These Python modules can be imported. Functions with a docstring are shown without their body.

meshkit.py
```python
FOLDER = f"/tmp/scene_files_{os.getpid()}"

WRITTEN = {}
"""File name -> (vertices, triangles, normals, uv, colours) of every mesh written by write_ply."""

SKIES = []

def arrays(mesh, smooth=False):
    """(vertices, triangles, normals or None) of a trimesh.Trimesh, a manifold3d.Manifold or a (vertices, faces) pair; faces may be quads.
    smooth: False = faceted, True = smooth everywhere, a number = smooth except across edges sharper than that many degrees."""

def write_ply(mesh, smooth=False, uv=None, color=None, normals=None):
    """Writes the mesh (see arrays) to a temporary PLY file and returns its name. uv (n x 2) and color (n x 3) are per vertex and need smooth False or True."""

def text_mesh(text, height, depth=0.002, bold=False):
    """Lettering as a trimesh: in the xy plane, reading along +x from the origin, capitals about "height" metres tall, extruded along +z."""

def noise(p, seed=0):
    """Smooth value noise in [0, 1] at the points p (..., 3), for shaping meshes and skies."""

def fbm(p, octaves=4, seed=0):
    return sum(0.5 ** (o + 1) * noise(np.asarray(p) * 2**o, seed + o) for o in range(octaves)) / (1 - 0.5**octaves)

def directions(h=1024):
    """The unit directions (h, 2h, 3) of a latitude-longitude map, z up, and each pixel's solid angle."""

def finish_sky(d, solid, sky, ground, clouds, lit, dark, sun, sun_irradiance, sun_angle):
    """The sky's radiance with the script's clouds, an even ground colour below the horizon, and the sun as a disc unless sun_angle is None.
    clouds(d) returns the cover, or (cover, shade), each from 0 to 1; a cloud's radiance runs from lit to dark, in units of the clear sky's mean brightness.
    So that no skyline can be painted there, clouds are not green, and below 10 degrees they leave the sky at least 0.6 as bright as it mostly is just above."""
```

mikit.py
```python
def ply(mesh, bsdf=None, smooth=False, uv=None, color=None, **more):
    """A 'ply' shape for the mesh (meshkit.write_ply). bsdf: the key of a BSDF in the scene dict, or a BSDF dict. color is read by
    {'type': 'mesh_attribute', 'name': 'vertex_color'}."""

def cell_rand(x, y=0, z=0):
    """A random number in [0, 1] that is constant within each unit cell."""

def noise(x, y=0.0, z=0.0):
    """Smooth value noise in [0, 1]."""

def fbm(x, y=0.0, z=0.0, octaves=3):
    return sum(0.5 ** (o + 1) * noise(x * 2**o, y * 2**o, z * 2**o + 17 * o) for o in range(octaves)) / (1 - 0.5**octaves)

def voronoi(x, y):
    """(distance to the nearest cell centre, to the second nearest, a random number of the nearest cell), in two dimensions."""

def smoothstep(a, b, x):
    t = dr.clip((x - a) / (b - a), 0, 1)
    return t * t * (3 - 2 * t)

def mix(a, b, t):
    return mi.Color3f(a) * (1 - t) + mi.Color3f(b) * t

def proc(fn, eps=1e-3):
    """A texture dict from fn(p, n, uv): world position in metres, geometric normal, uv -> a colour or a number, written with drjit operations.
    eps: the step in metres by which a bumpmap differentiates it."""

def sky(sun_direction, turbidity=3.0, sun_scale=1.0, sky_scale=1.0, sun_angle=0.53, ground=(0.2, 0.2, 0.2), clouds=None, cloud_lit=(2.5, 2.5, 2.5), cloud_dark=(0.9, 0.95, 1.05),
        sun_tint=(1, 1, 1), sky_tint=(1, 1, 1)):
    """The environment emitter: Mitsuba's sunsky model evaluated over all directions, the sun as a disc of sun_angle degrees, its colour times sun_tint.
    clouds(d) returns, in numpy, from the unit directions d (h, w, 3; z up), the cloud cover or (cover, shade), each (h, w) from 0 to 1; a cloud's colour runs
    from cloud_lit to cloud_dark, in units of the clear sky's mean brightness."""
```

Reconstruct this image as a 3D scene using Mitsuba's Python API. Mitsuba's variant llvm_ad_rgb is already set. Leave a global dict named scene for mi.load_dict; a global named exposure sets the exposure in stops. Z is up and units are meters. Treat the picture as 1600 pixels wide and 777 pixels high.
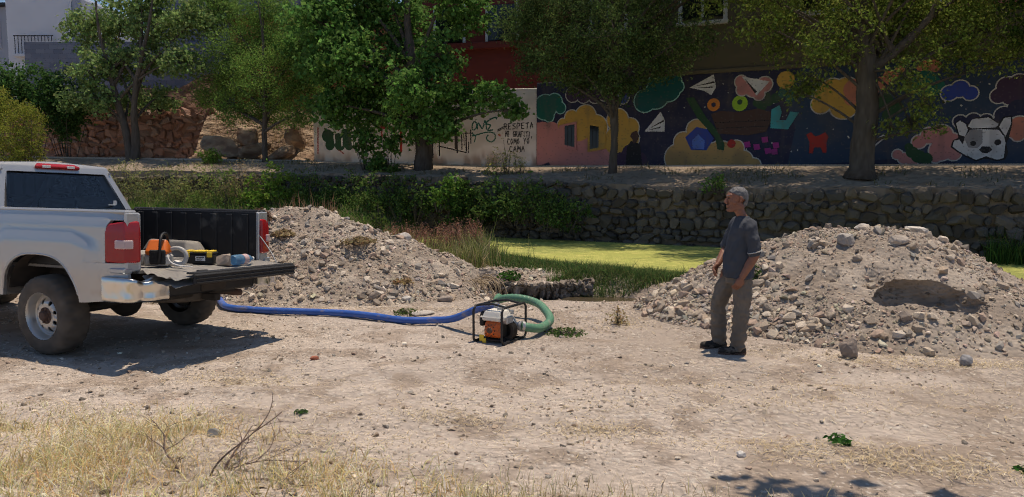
import math, numpy as np, trimesh, mitsuba as mi, mikit, meshkit, drjit as dr
import manifold3d as m3
from shapely.geometry import Polygon, Point, LineString, box as sbox
from shapely.ops import unary_union
from scipy.spatial import ConvexHull
from mikit import proc, fbm, noise, voronoi, cell_rand, smoothstep, mix

T = mi.ScalarTransform4f
rng = np.random.default_rng(11)
scene, labels = {}, {}

# ---------------------------------------------------------------- camera, sun and sky, exposure
PITCH = math.atan(116.5 / 1201)
scene['camera'] = {'type': 'perspective', 'fov': 67.32, 'fov_axis': 'x', 'near_clip': 0.05, 'far_clip': 3000.0,
                   'to_world': T().look_at(origin=[0, 0, 1.83], target=[0, math.cos(PITCH), 1.83 - math.sin(PITCH)], up=[0, 0, 1])}
SUN = (0.15, 0.13, 0.98)
scene['sky'] = mikit.sky(SUN, turbidity=3.0)
exposure = 1.38

# ---------------------------------------------------------------- helpers
def put(key, mesh, bsdf=None, smooth=False, to=None, color=None, **lab):
    if key in scene:
        k = 1
        while f'{key}_{k:03d}' in scene:
            k += 1
        key = f'{key}_{k:03d}'
    d = mesh if isinstance(mesh, dict) else mikit.ply(mesh, bsdf, smooth, color=color)
    if to is not None:
        d = {**d, 'to_world': to}
    scene[key] = d
    if lab:
        labels[key] = lab
    return key

def tag(key, label, category, group=None, **more):
    labels[key] = {'label': label, 'category': category, **({'group': group} if group else {}), **more}

def tm(man):
    m = man.to_mesh()
    return trimesh.Trimesh(m.vert_properties[:, :3].astype(float), m.tri_verts, process=False)

def cat(*ms):
    return trimesh.util.concatenate([m if isinstance(m, trimesh.Trimesh) else trimesh.Trimesh(*m, process=False) for m in ms])

def hull(pts):
    pts = np.asarray(pts, float)
    h = trimesh.Trimesh(pts, ConvexHull(pts).simplices, process=False)
    h.remove_unreferenced_vertices()
    c = h.vertices.mean(0)
    f = h.faces.copy()
    n = np.cross(h.vertices[f[:, 1]] - h.vertices[f[:, 0]], h.vertices[f[:, 2]] - h.vertices[f[:, 0]])
    bad = ((h.vertices[f[:, 0]] - c) * n).sum(1) < 0
    f[bad] = f[bad][:, ::-1]
    return trimesh.Trimesh(h.vertices, f, process=False)

def cbox(c, s, ch=0.01):
    """A box with chamfered edges, centre c, size s."""
    c, h = np.asarray(c, float), np.asarray(s, float) / 2
    ch = min(ch, 0.45 * 2 * h.min())
    pts = []
    for k in range(3):
        q = h - ch
        q[k] = h[k]
        for a in (-1, 1):
            for b in (-1, 1):
                for d in (-1, 1):
                    pts.append(c + q * [a, b, d])
    return hull(pts)

def ball_hull(*balls, seg=14):
    return m3.Manifold.batch_hull([m3.Manifold.sphere(b[3], seg).translate(tuple(map(float, b[:3]))) for b in balls])

def chain(pts, seg=14):
    out = m3.Manifold()
    for a, b in zip(pts[:-1], pts[1:]):
        out = out + ball_hull(a, b, seg=seg)
    return out

def spline(pts, n=40):
    from scipy.interpolate import CubicSpline
    p = np.asarray(pts, float)
    t = np.r_[0, np.cumsum(np.linalg.norm(np.diff(p[:, :3], axis=0), axis=1))]
    return CubicSpline(t, p)(np.linspace(0, t[-1], n))

def sweep(p, r, sides=8, cap=True, wob=0):
    """A tube round the polyline p with radius r (one or one per point)."""
    p = np.asarray(p, float)
    r = np.broadcast_to(np.asarray(r, float), (len(p),))
    t = np.gradient(p, axis=0)
    t /= np.linalg.norm(t, axis=1, keepdims=True) + 1e-12
    u = np.cross(t[0], [0.31, 0.2, 0.93])
    if np.linalg.norm(u) < 0.05:
        u = np.cross(t[0], [1, 0, 0])
    U = np.empty_like(p)
    for i in range(len(p)):
        u = u - t[i] * (u @ t[i])
        u /= np.linalg.norm(u) + 1e-12
        U[i] = u
    V = np.cross(t, U)
    a = np.arange(sides) * 2 * np.pi / sides
    rr = r[:, None] * (1 + (wob * rng.normal(size=(len(p), sides)) if wob else 0))
    v = (p[:, None] + (U[:, None] * np.cos(a)[None, :, None] + V[:, None] * np.sin(a)[None, :, None]) * np.broadcast_to(rr, (len(p), sides))[..., None]).reshape(-1, 3)
    i, j = np.meshgrid(np.arange(len(p) - 1), np.arange(sides), indexing='ij')
    A, B = i * sides + j, i * sides + (j + 1) % sides
    f = np.vstack([np.stack([A, B, B + sides], -1).reshape(-1, 3), np.stack([A, B + sides, A + sides], -1).reshape(-1, 3)])
    if cap:
        n = len(v)
        v = np.vstack([v, p[:1], p[-1:]])
        k = np.arange(sides)
        f = np.vstack([f, np.stack([(k + 1) % sides, k, k * 0 + n], 1), np.stack([n - sides + k, n - sides + (k + 1) % sides, k * 0 + n + 1], 1)])
    return trimesh.Trimesh(v, f, process=False)

def lathe_x(prof, n=48):
    """Revolves (radius, x) pairs round the x axis."""
    prof = np.asarray(prof, float)
    a = np.arange(n) * 2 * np.pi / n
    v = np.stack([np.broadcast_to(prof[:, 1:2], (len(prof), n)), prof[:, :1] * np.cos(a), prof[:, :1] * np.sin(a)], -1).reshape(-1, 3)
    i, j = np.meshgrid(np.arange(len(prof) - 1), np.arange(n), indexing='ij')
    A, B = i * n + j, i * n + (j + 1) % n
    return trimesh.Trimesh(v, np.vstack([np.stack([A, B, B + n], -1).reshape(-1, 3), np.stack([A, B + n, A + n], -1).reshape(-1, 3)]), process=False)

def prism(poly, depth):
    """Extrudes a shapely polygon along +z."""
    return cat(*[trimesh.creation.extrude_polygon(g, depth, engine='earcut') for g in getattr(poly, 'geoms', [poly]) if g.area > 1e-9])

def frame_mesh(m, o, ex, ey, ez):
    m = m.copy()
    v = np.asarray(m.vertices)
    m.vertices = np.asarray(o) + v[:, :1] * np.asarray(ex) + v[:, 1:2] * np.asarray(ey) + v[:, 2:3] * np.asarray(ez)
    return m

def grid_mesh(X, Y, Z):
    a, b = X.shape
    i, j = np.meshgrid(np.arange(a - 1), np.arange(b - 1), indexing='ij')
    A = (i * b + j).ravel()
    return trimesh.Trimesh(np.stack([X, Y, Z], -1).reshape(-1, 3), np.vstack([np.stack([A, A + b, A + b + 1], 1), np.stack([A, A + b + 1, A + 1], 1)]), process=False)

def f2(x, y, s=1.0, o=3, seed=0):
    x, y = np.broadcast_arrays(np.asarray(x, float), np.asarray(y, float))
    return meshkit.fbm(np.stack([x * s, y * s, 0 * x + 0.37], -1), o, seed)

def sstep(a, b, x):
    t = np.clip((np.asarray(x, float) - a) / (b - a), 0, 1)
    return t * t * (3 - 2 * t)

def rot_z(a):
    c, s, o, l = np.cos(a), np.sin(a), 0 * a, 0 * a + 1
    return np.stack([np.stack([c, -s, o], -1), np.stack([s, c, o], -1), np.stack([o, o, l], -1)], -2)

def rand_rot(n, r, tilt=1.0):
    """n rotations: any yaw, a tilt of up to about `tilt` radians."""
    yaw, ax, an = r.uniform(0, 2 * np.pi, n), r.uniform(0, 2 * np.pi, n), r.normal(0, tilt / 2, n)
    k = np.stack([np.cos(ax), np.sin(ax), 0 * ax], -1)
    K = np.zeros((n, 3, 3))
    K[:, 0, 2], K[:, 1, 2], K[:, 2, 0], K[:, 2, 1] = k[:, 1], -k[:, 0], -k[:, 1], k[:, 0]
    s, c = np.sin(an)[:, None, None], np.cos(an)[:, None, None]
    R = np.eye(3) + s * K + (1 - c) * (K @ K)
    return R @ rot_z(yaw)

def scatter(variants, which, P, R, S):
    """All copies of the variants (list of meshes) as one mesh: positions P, rotations R, sizes S (n x 3); returns (v, f, index of the copy per vertex)."""
    V, Fs, I, at = [], [], [], 0
    for k, m in enumerate(variants):
        ii = np.nonzero(which == k)[0]
        if not len(ii):
            continue
        v = np.asarray(m.vertices)
        w = np.einsum('nij,nkj->nki', R[ii], v[None] * S[ii][:, None, :]) + P[ii][:, None, :]
        V.append(w.reshape(-1, 3))
        Fs.append((np.asarray(m.faces)[None] + (np.arange(len(ii)) * len(v))[:, None, None]).reshape(-1, 3) + at)
        I.append(np.repeat(ii, len(v)))
        at += len(ii) * len(v)
    return np.vstack(V), np.vstack(Fs), np.concatenate(I)

def rock_mesh(r, n=14, flat=0.7, boxy=0.0):
    d = r.normal(size=(n, 3))
    d /= np.linalg.norm(d, axis=1, keepdims=True)
    if boxy:
        d = np.sign(d) * np.abs(d) ** (1 - boxy)
        d /= np.abs(d).max(1, keepdims=True) ** 0.5
    d = d * r.uniform(0.8, 1.0, (n, 1)) * [1, r.uniform(0.65, 0.95), flat]
    return hull(d)

def leaf_mesh(P, N, L, W, r, fold=0.15):
    n = len(P)
    N = N / (np.linalg.norm(N, axis=1, keepdims=True) + 1e-9)
    t = np.cross(N, r.normal(size=(n, 3)))
    t /= np.linalg.norm(t, axis=1, keepdims=True) + 1e-9
    b = np.cross(N, t)
    L, W = np.broadcast_to(L, (n,))[:, None], np.broadcast_to(W, (n,))[:, None]
    v = np.stack([P - t * L / 2, P + b * W / 2 + N * W * fold - t * L * 0.08, P + t * L / 2 - N * L * 0.06, P - b * W / 2 + N * W * fold - t * L * 0.08], 1)
    k = (np.arange(n) * 4)[:, None]
    return v.reshape(-1, 3), np.vstack([k + [0, 1, 2], k + [0, 2, 3]])

def blade_mesh(P, H, lean, W, r):
    """Grass blades: root P, height H, lean (n x 2) the offset of the tip."""
    n = len(P)
    H, W = np.broadcast_to(H, (n,)), np.broadcast_to(W, (n,))
    a = r.uniform(0, np.pi, n)
    s = np.stack([np.cos(a), np.sin(a), 0 * a], -1) * W[:, None] / 2
    l = np.column_stack([lean, np.zeros(n)])
    up = np.column_stack([np.zeros(n), np.zeros(n), H])
    mid = P + up * 0.55 + l * 0.3
    tip = P + up * np.sqrt(np.clip(1 - 0.3 * (lean ** 2).sum(1) / (H ** 2 + 1e-6), 0.25, 1))[:, None] + l
    v = np.stack([P - s, P + s, mid - s * 0.75, mid + s * 0.75, tip], 1)
    k = (np.arange(n) * 5)[:, None]
    return v.reshape(-1, 3), np.vstack([k + [0, 1, 3], k + [0, 3, 2], k + [2, 3, 4]])

def tint(base, n, r, val=0.2, hue=0.08):
    """n colours round base."""
    c = np.asarray(base)[None] * r.lognormal(0, val, (n, 1)) * r.lognormal(0, hue, (n, 3))
    return np.clip(c, 0.004, 0.9)

def roughen(m, inside, edge, amp, freq, seed, parts=True):
    """Splits the faces for which inside(centres, normals) holds to short edges and pushes them about; returns (the rest, the rough part)."""
    v, f = np.asarray(m.vertices), np.asarray(m.faces)
    k = inside(v[f].mean(1), m.face_normals)
    adj = m.face_adjacency
    lab = trimesh.graph.connected_component_labels(adj[k[adj].all(1)], node_count=len(f))
    k &= lab == np.bincount(lab[k]).argmax()               # one connected patch only
    sv, sf = trimesh.remesh.subdivide_to_size(v, f[k], edge, 14)
    rough = trimesh.Trimesh(sv, sf, process=True)
    p = np.asarray(rough.vertices).copy()
    ed = rough.edges_unique                                 # the steps of the height grid are smoothed out, the rim stays
    import scipy.sparse as sp
    A = sp.coo_matrix((np.ones(2 * len(ed)), (np.r_[ed[:, 0], ed[:, 1]], np.r_[ed[:, 1], ed[:, 0]])), shape=(len(p),) * 2).tocsr()
    A = sp.diags(1 / np.maximum(np.asarray(A.sum(1)).ravel(), 1)) @ A
    cnt = np.bincount(rough.faces_unique_edges.ravel(), minlength=len(ed))
    free = np.ones(len(p))
    free[np.unique(ed[cnt == 1])] = .25
    for _ in range(40):
        p += .6 * free[:, None] * (A @ p - p)
    rough.vertices = p + amp * np.stack([meshkit.fbm(p * freq + 7 * i, 3, seed + i) - .5 for i in range(3)], 1) * 2
    rest = trimesh.Trimesh(v, f[~k], process=False)
    rest.remove_unreferenced_vertices()
    return rest, rough

# ---------------------------------------------------------------- materials
def rgb(*c):
    return {'type': 'rgb', 'value': list(map(float, c))}

def pm(name, color, rough=0.8, bump=None, scale=1.0, **more):
    b = {'type': 'principled', 'base_color': color if isinstance(color, dict) else rgb(*color), 'roughness': rough if isinstance(rough, dict) else float(rough), 'specular': 0.4, **more}
    if bump is not None:
        b = {'type': 'bumpmap', 'arbitrary': bump, 'scale': float(scale), 'bsdf': b}
    scene[name] = {'type': 'twosided', 'bsdf': b}
    return name

VC = {'type': 'mesh_attribute', 'name': 'vertex_color'}

def soil_fn(p, n, uv):
    a, b, c = fbm(p.x * 0.55, p.y * 0.55, 3.0, 3), fbm(p.x * 3.1, p.y * 3.1, p.z * 3, 3), noise(p.x * 38, p.y * 38, p.z * 38)
    col = mix((0.305, 0.255, 0.213), (0.385, 0.33, 0.283), smoothstep(0.35, 0.65, a))
    col = mix(col, (0.24, 0.19, 0.15), smoothstep(0.48, 0.68, b) * 0.75)
    col = mix(col, (0.46, 0.42, 0.37), smoothstep(0.74, 0.84, c) * 0.7)
    return mix(col, (0.19, 0.155, 0.125), smoothstep(0.2, 0.12, c) * 0.6)

def soil_bump(p, n, uv):
    return 0.6 * fbm(p.x * 9, p.y * 9, p.z * 9, 3) + 0.4 * noise(p.x * 34, p.y * 34, p.z * 34)

pm('soil_m', proc(soil_fn), 0.95, proc(soil_bump, 4e-3), 0.055)

def earth_fn(p, n, uv):
    b, c = fbm(p.x * 2.3, p.y * 2.3, p.z * 3, 3), noise(p.x * 30, p.y * 30, p.z * 30)
    col = mix((0.26, 0.215, 0.175), (0.36, 0.31, 0.26), smoothstep(0.35, 0.68, b))
    return mix(col, (0.2, 0.16, 0.125), smoothstep(0.28, 0.16, c) * 0.6)

pm('earth_m', proc(earth_fn), 0.95, proc(lambda p, n, uv: 0.7 * fbm(p.x * 7, p.y * 7, p.z * 7, 3) + 0.3 * noise(p.x * 30, p.y * 30, p.z * 30), 4e-3), 0.05)
pm('shaded_earth_m', proc(lambda p, n, uv: mix((0.17, 0.135, 0.105), (0.095, 0.073, 0.055), smoothstep(0.35, 0.65, fbm(p.x * 4, p.y * 4, p.z * 5, 3)))), 0.95, proc(lambda p, n, uv: fbm(p.x * 14, p.y * 14, p.z * 14, 3), 4e-3), 0.06)  # pit wall earth; the shade under the lip is put into this darker colour
pm('stone_m', VC, 0.85, proc(lambda p, n, uv: fbm(p.x * 40, p.y * 40, p.z * 40, 3), 2e-3), 0.006)
pm('boulder_m', VC, 0.9, proc(lambda p, n, uv: fbm(p.x * 14, p.y * 14, p.z * 14, 4), 4e-3), 0.03)
pm('straw_m', VC, 0.7)
def leafm(name, rough=0.45, trans=0.9):
    scene[name] = {'type': 'principledthin', 'base_color': VC, 'roughness': rough, 'diff_trans': trans, 'eta': 1.4, 'spec_trans': 0.0}
leafm('leaf_m', 0.32, 1.0)
leafm('grass_m', 0.6, 0.7)

def bark_fn(p, n, uv):
    return mix((0.05, 0.04, 0.033), (0.13, 0.11, 0.09), fbm(p.x * 16, p.y * 16, p.z * 3.5, 3))
pm('bark_m', proc(bark_fn), 0.9, proc(lambda p, n, uv: fbm(p.x * 22, p.y * 22, p.z * 5, 3), 5e-3), 0.05)
pm('pale_bark_m', proc(lambda p, n, uv: mix((0.16, 0.145, 0.12), (0.27, 0.25, 0.22), fbm(p.x * 14, p.y * 14, p.z * 4, 3))), 0.9, proc(lambda p, n, uv: fbm(p.x * 22, p.y * 22, p.z * 5, 3), 5e-3), 0.03)
pm('duckweed_m', proc(lambda p, n, uv: mix(mix((0.30, 0.315, 0.075), (0.215, 0.24, 0.06), smoothstep(0.35, 0.7, fbm(p.x * 0.7, p.y * 1.6, 1.0, 3))), (0.43, 0.40, 0.12), smoothstep(0.6, 0.8, noise(p.x * 5, p.y * 11)) * 0.6)), 0.75,
   proc(lambda p, n, uv: noise(p.x * 30, p.y * 30), 5e-3), 0.008)
pm('puddle_m', (0.06, 0.048, 0.03), 0.04, specular=0.5)
# ---------------------------------------------------------------- the ground: track, pit and pond bed as one sheet
def shore(x):
    return np.interp(x, [-40, -14, -8, -3.5, -1.6, -.4, 1.2, 3, 6, 9, 14, 30], [22, 22, 21.5, 20.2, 18.6, 16.5, 14.7, 13.4, 12.7, 12.7, 12.2, 11])

def pit_back(x):
    return 12.75 - 0.10 * x + 0.35 * (f2(x, 0 * x, 2.3, 2, 5) - 0.5)

def ground_z(x, y):
    x, y = np.broadcast_arrays(np.asarray(x, float), np.asarray(y, float))
    z = 0.10 * (f2(x, y, 0.4, 2, 1) - 0.5) + 0.05 * (f2(x, y, 1.7, 3, 2) - 0.5) + 0.022 * (f2(x, y, 7.0, 2, 3) - 0.5)
    for c, a in ((5.35, 0.035), (6.75, 0.03)):          # two shallow wheel tracks along the bank
        d = y - (c + 0.12 * np.sin(x * 0.5) - 0.06 * x)
        z = z - a * np.exp(-(d / 0.22) ** 2) + 0.4 * a * np.exp(-((np.abs(d) - 0.4) / 0.14) ** 2)
    z = z + 0.10 * sstep(5.9, 4.6, y) * sstep(-0.2, -2.0, x)
    t = y - shore(x)
    z = z + 0.14 * np.exp(-((t + 1.4) / 0.8) ** 2) * sstep(-2.5, -0.5, x)
    z = z + (-0.75 - z) * sstep(-0.55, 2.2, t)
    yb = pit_back(x)
    s = (y - 10.95) / (yb - 10.95)
    wx = sstep(-0.66, -0.5, x + 0.1 * (f2(y, y, 2.5, 2, 6) - 0.5)) * (1 - sstep(1.7, 2.8, x))
    soft = sstep(0.75, 1.3, x + 0.3 * (f2(x, y, 2, 2, 7) - 0.5))
    return z - wx * 0.46 * sstep(0.0, 0.75, s) * (1 - sstep(0.985 - 0.25 * soft, 1.02 + 0.35 * soft, s)) + 0.10 * wx * (f2(x, y, 6, 3, 14) - 0.5) * (s > 0.3) * (s < 1.6)

def _axis(*parts):
    return np.unique(np.round(np.concatenate([np.arange(a, b, d) for a, b, d in parts]), 4))
gx = _axis((-900, -100, 100), (-100, -20, 8), (-20, -8, 0.4), (-8, 9, 0.055), (9, 20, 0.4), (20, 100, 8), (100, 901, 100))
gy = _axis((-600, -60, 90), (-60, 2, 4), (2, 3.6, 0.2), (3.6, 11.5, 0.055), (11.5, 13.3, 0.03), (13.3, 16, 0.08), (16, 30, 0.4), (30, 100, 7), (100, 1000, 100))
GX, GY = np.meshgrid(gx, gy, indexing='ij')
GZ = ground_z(GX, GY)
far = np.maximum(np.abs(GX) - 40, np.abs(GY - 10) - 60)
GZ = GZ * (1 - sstep(0, 20, far)) - 1.0 * sstep(0, 20, far) * (GY > 10)
yb = pit_back(GX)                                       # the undercut back of the pit: its lip leans out over the hole
lip = sstep(-0.62, -0.3, GX) * (1 - sstep(0.5, 1.05, GX)) * np.exp(-np.abs(GY - yb - 0.04) / 0.3) * (GY > yb - 0.004)
GYs = GY - 0.62 * lip * (0.55 + 0.9 * f2(GX, GY, 5, 3, 8))
GZs = GZ + 0.05 * lip * f2(GX, GY, 6, 2, 9)
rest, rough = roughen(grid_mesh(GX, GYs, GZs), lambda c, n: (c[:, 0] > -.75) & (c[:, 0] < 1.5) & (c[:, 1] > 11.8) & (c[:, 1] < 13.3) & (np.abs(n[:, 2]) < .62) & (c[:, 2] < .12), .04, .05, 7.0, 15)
put('ground__dug_wall', rough, 'shaded_earth_m', True)
put('ground', rest, 'soil_m', True, kind='structure', label='pale dusty earth track with gravel, sloping into a dug pit')

X, Y = np.meshgrid(np.linspace(-45, 40, 80), np.linspace(10, 34, 60), indexing='ij')
X, Y = np.meshgrid(np.linspace(-24, 24, 120), np.linspace(0, 1, 40), indexing='ij')
Yn, Yf = shore(X) - 1.0, np.interp(X, [-24, -2.76, 11, 24], [26, 25.2, 18.2, 11.4])
put('pond', grid_mesh(X, Yn + (Yf - Yn) * Y, -0.1 + 0 * X), 'duckweed_m', True, kind='structure', label='still pond covered with yellow green duckweed')
X, Y = np.meshgrid(np.linspace(-0.75, 2.7, 24), np.linspace(11.2, 12.95, 14), indexing='ij')
put('puddle', grid_mesh(X, Y, -0.19 + 0 * X), 'puddle_m', True, kind='structure', label='muddy water at the bottom of the dug pit')

# ---------------------------------------------------------------- the far bank: a terrace behind a curved retaining wall
_S = np.linspace(-60, 40, 10001)
_a = np.radians(np.interp(_S, [-16, -5], [-6, -28.5]))
_C = np.cumsum(np.stack([np.cos(_a), np.sin(_a)], 1) * 0.01, 0)
_C = _C - _C[6000] + [5.15, 20.5]
def bank(s, q):
    """World x, y of the point s along the retaining wall's foot line and q behind it."""
    a = np.interp(s, _S, _a)
    return np.interp(s, _S, _C[:, 0]) - np.sin(a) * q, np.interp(s, _S, _C[:, 1]) + np.cos(a) * q
def wall_top(s):
    return np.interp(s, [-60, -18, -11, -6, -2, 40], [1.98, 1.95, 1.8, 1.72, 1.5, 1.5])
def terrace_z(s, q):
    s, q = np.broadcast_arrays(np.asarray(s, float), np.asarray(q, float))
    path = np.interp(s, [-60, -25, -15, -8, 40], [2.5, 2.45, 2.3, 2.06, 2.0])
    mid = np.interp(s, [-60, -20, -15, -9, 4, 40], [2.3, 2.24, 2.18, 1.96, 1.77, 1.75])
    w = wall_top(s) - 0.03
    z = np.where(q < 1.4, w + (mid - w) * np.clip(q / 1.4, 0, 1), mid + (path - mid) * np.clip((q - 1.4) / 1.2, 0, 1))
    z = z + (0.16 * (f2(s, q, 1.3, 3, 12) - 0.5) + 0.06 * (f2(s, q, 5, 2, 13) - 0.5)) * np.clip((2.7 - q) * 2, 0, 1)
    return z + 0.12 * np.clip(q - 8, 0, 30)
S_, Q_ = np.meshgrid(_axis((-60, -26, 1), (-26, 14, 0.12), (14, 41, 1)), _axis((0.05, 0.056, 0.01), (0.06, 4.4, 0.1), (4.4, 9, 0.5), (9, 60, 5)), indexing='ij')
bx_, by_ = bank(S_, Q_)
pm('dry_earth_m', proc(lambda p, n, uv: mix(mix((0.19, 0.15, 0.112), (0.28, 0.225, 0.172), fbm(p.x * 1.4, p.y * 1.4, 2.0, 3)), (0.15, 0.115, 0.08), smoothstep(0.6, 0.75, noise(p.x * 11, p.y * 11)) * 0.6)), 0.95,
   proc(lambda p, n, uv: fbm(p.x * 6, p.y * 6, p.z * 6, 3), 6e-3), 0.08)
put('terrace', grid_mesh(bx_, by_, terrace_z(S_, Q_) - 0.8 * (Q_ < 0.055)), 'dry_earth_m', True, kind='structure', label='bare earth terrace with trees above the retaining wall')
pm('paving_m', proc(lambda p, n, uv: mix((0.42, 0.34, 0.26), (0.52, 0.44, 0.35), fbm(p.x * 2, p.y * 2, 1.0, 3))), 0.9)
S_, Q_ = np.meshgrid(_axis((-40, 41, 0.5)), np.array([2.62, 2.63, 2.9, 3.4, 3.9, 4.12]), indexing='ij')
bx_, by_ = bank(S_, Q_)
put('promenade', grid_mesh(bx_, by_, terrace_z(S_, Q_) + np.where(Q_ < 2.625, -0.1, 0.05)), 'paving_m', True, kind='structure', label='sunlit pale paved promenade along the foot of the painted wall')
# the overgrown slope in front of the wall on the left
S_, Q_ = np.meshgrid(np.linspace(-40, -7.5, 160), np.linspace(-4.5, 0.1, 40), indexing='ij')
bx_, by_ = bank(S_, Q_)
def slope_z(s, q):
    e = 1 - sstep(-11, -8, s)
    return -0.35 + e * (1.25 * sstep(-4.2, 0.0, q) + 0.25 * (f2(s, q, 1.2, 3, 21) - 0.5)) + 0.15 * sstep(-1.2, 0, q)
put('river_bank', grid_mesh(bx_, by_, slope_z(S_, Q_)), 'dry_earth_m', True, kind='structure', label='overgrown earth slope below the left end of the retaining wall')

# ---------------------------------------------------------------- the retaining wall, stone by stone
def stone_tones(cols, variants, bsdf='boulder_m'):
    return [[mikit.ply(m, bsdf, False, color=np.tile(c, (len(m.vertices), 1))) for c in cols] for m in variants]

def lay_wall(key, s0, s1, fz0, fz1, at, cols, variants, hgt, wid, depth, r, most=300, size_first=True):
    """Irregular courses of stones between the heights fz0(s) and fz1(s); at(s) -> (x, y, angle of the face). Returns nothing; adds parts and one 'stuff' part."""
    plys = stone_tones(cols, variants)
    items, s = [], s0
    z_ref0, z_ref1 = min(fz0(s0), fz0(s1)), max(fz1(s0), fz1(s1))
    z = z_ref0
    while z < z_ref1:
        h = r.uniform(*hgt)
        s = s0 + r.uniform(-0.3, 0)
        while s < s1:
            w = r.uniform(*wid)
            zc = z + h / 2 + r.normal(0, 0.035)
            if fz0(s) - 0.1 < zc < fz1(s + w / 2) - h * 0.3:
                items.append((s + w / 2, zc, w, h * r.uniform(0.9, 1.12)))
            s += w * 0.98
        z += h * 0.97
    out = []
    for s, zc, w, h in items:
        x, y, a = at(s)
        M = T().translate([float(x), float(y), float(zc)]).rotate([0, 0, 1], float(math.degrees(a))).rotate([0, 1, 0], float(r.normal(0, 13))).scale([w * r.uniform(.5, .62), depth * r.uniform(0.7, 1.2), h * r.uniform(.52, .68)])
        out.append((M, r.integers(len(variants)), r.integers(len(cols))))
    order = np.argsort([np.hypot(*at(i[0])[:2]) - 8 * i[2] for i in items])
    V, F_, C, n = [], [], [], 0
    for rank, i in enumerate(order):
        M, a, b = out[i]
        if rank < most:
            put(f'{key}__stone', plys[a][b], to=M)
        else:
            m = variants[a]
            A = np.array(M.matrix)
            v = np.asarray(m.vertices) @ A[:3, :3].T + A[:3, 3]
            V.append(v); F_.append(np.asarray(m.faces) + n); C.append(np.tile(cols[b], (len(v), 1))); n += len(v)
    if V:
        put(f'{key}__stonework', (np.vstack(V), np.vstack(F_)), 'boulder_m', False, color=np.vstack(C), kind='stuff')

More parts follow.
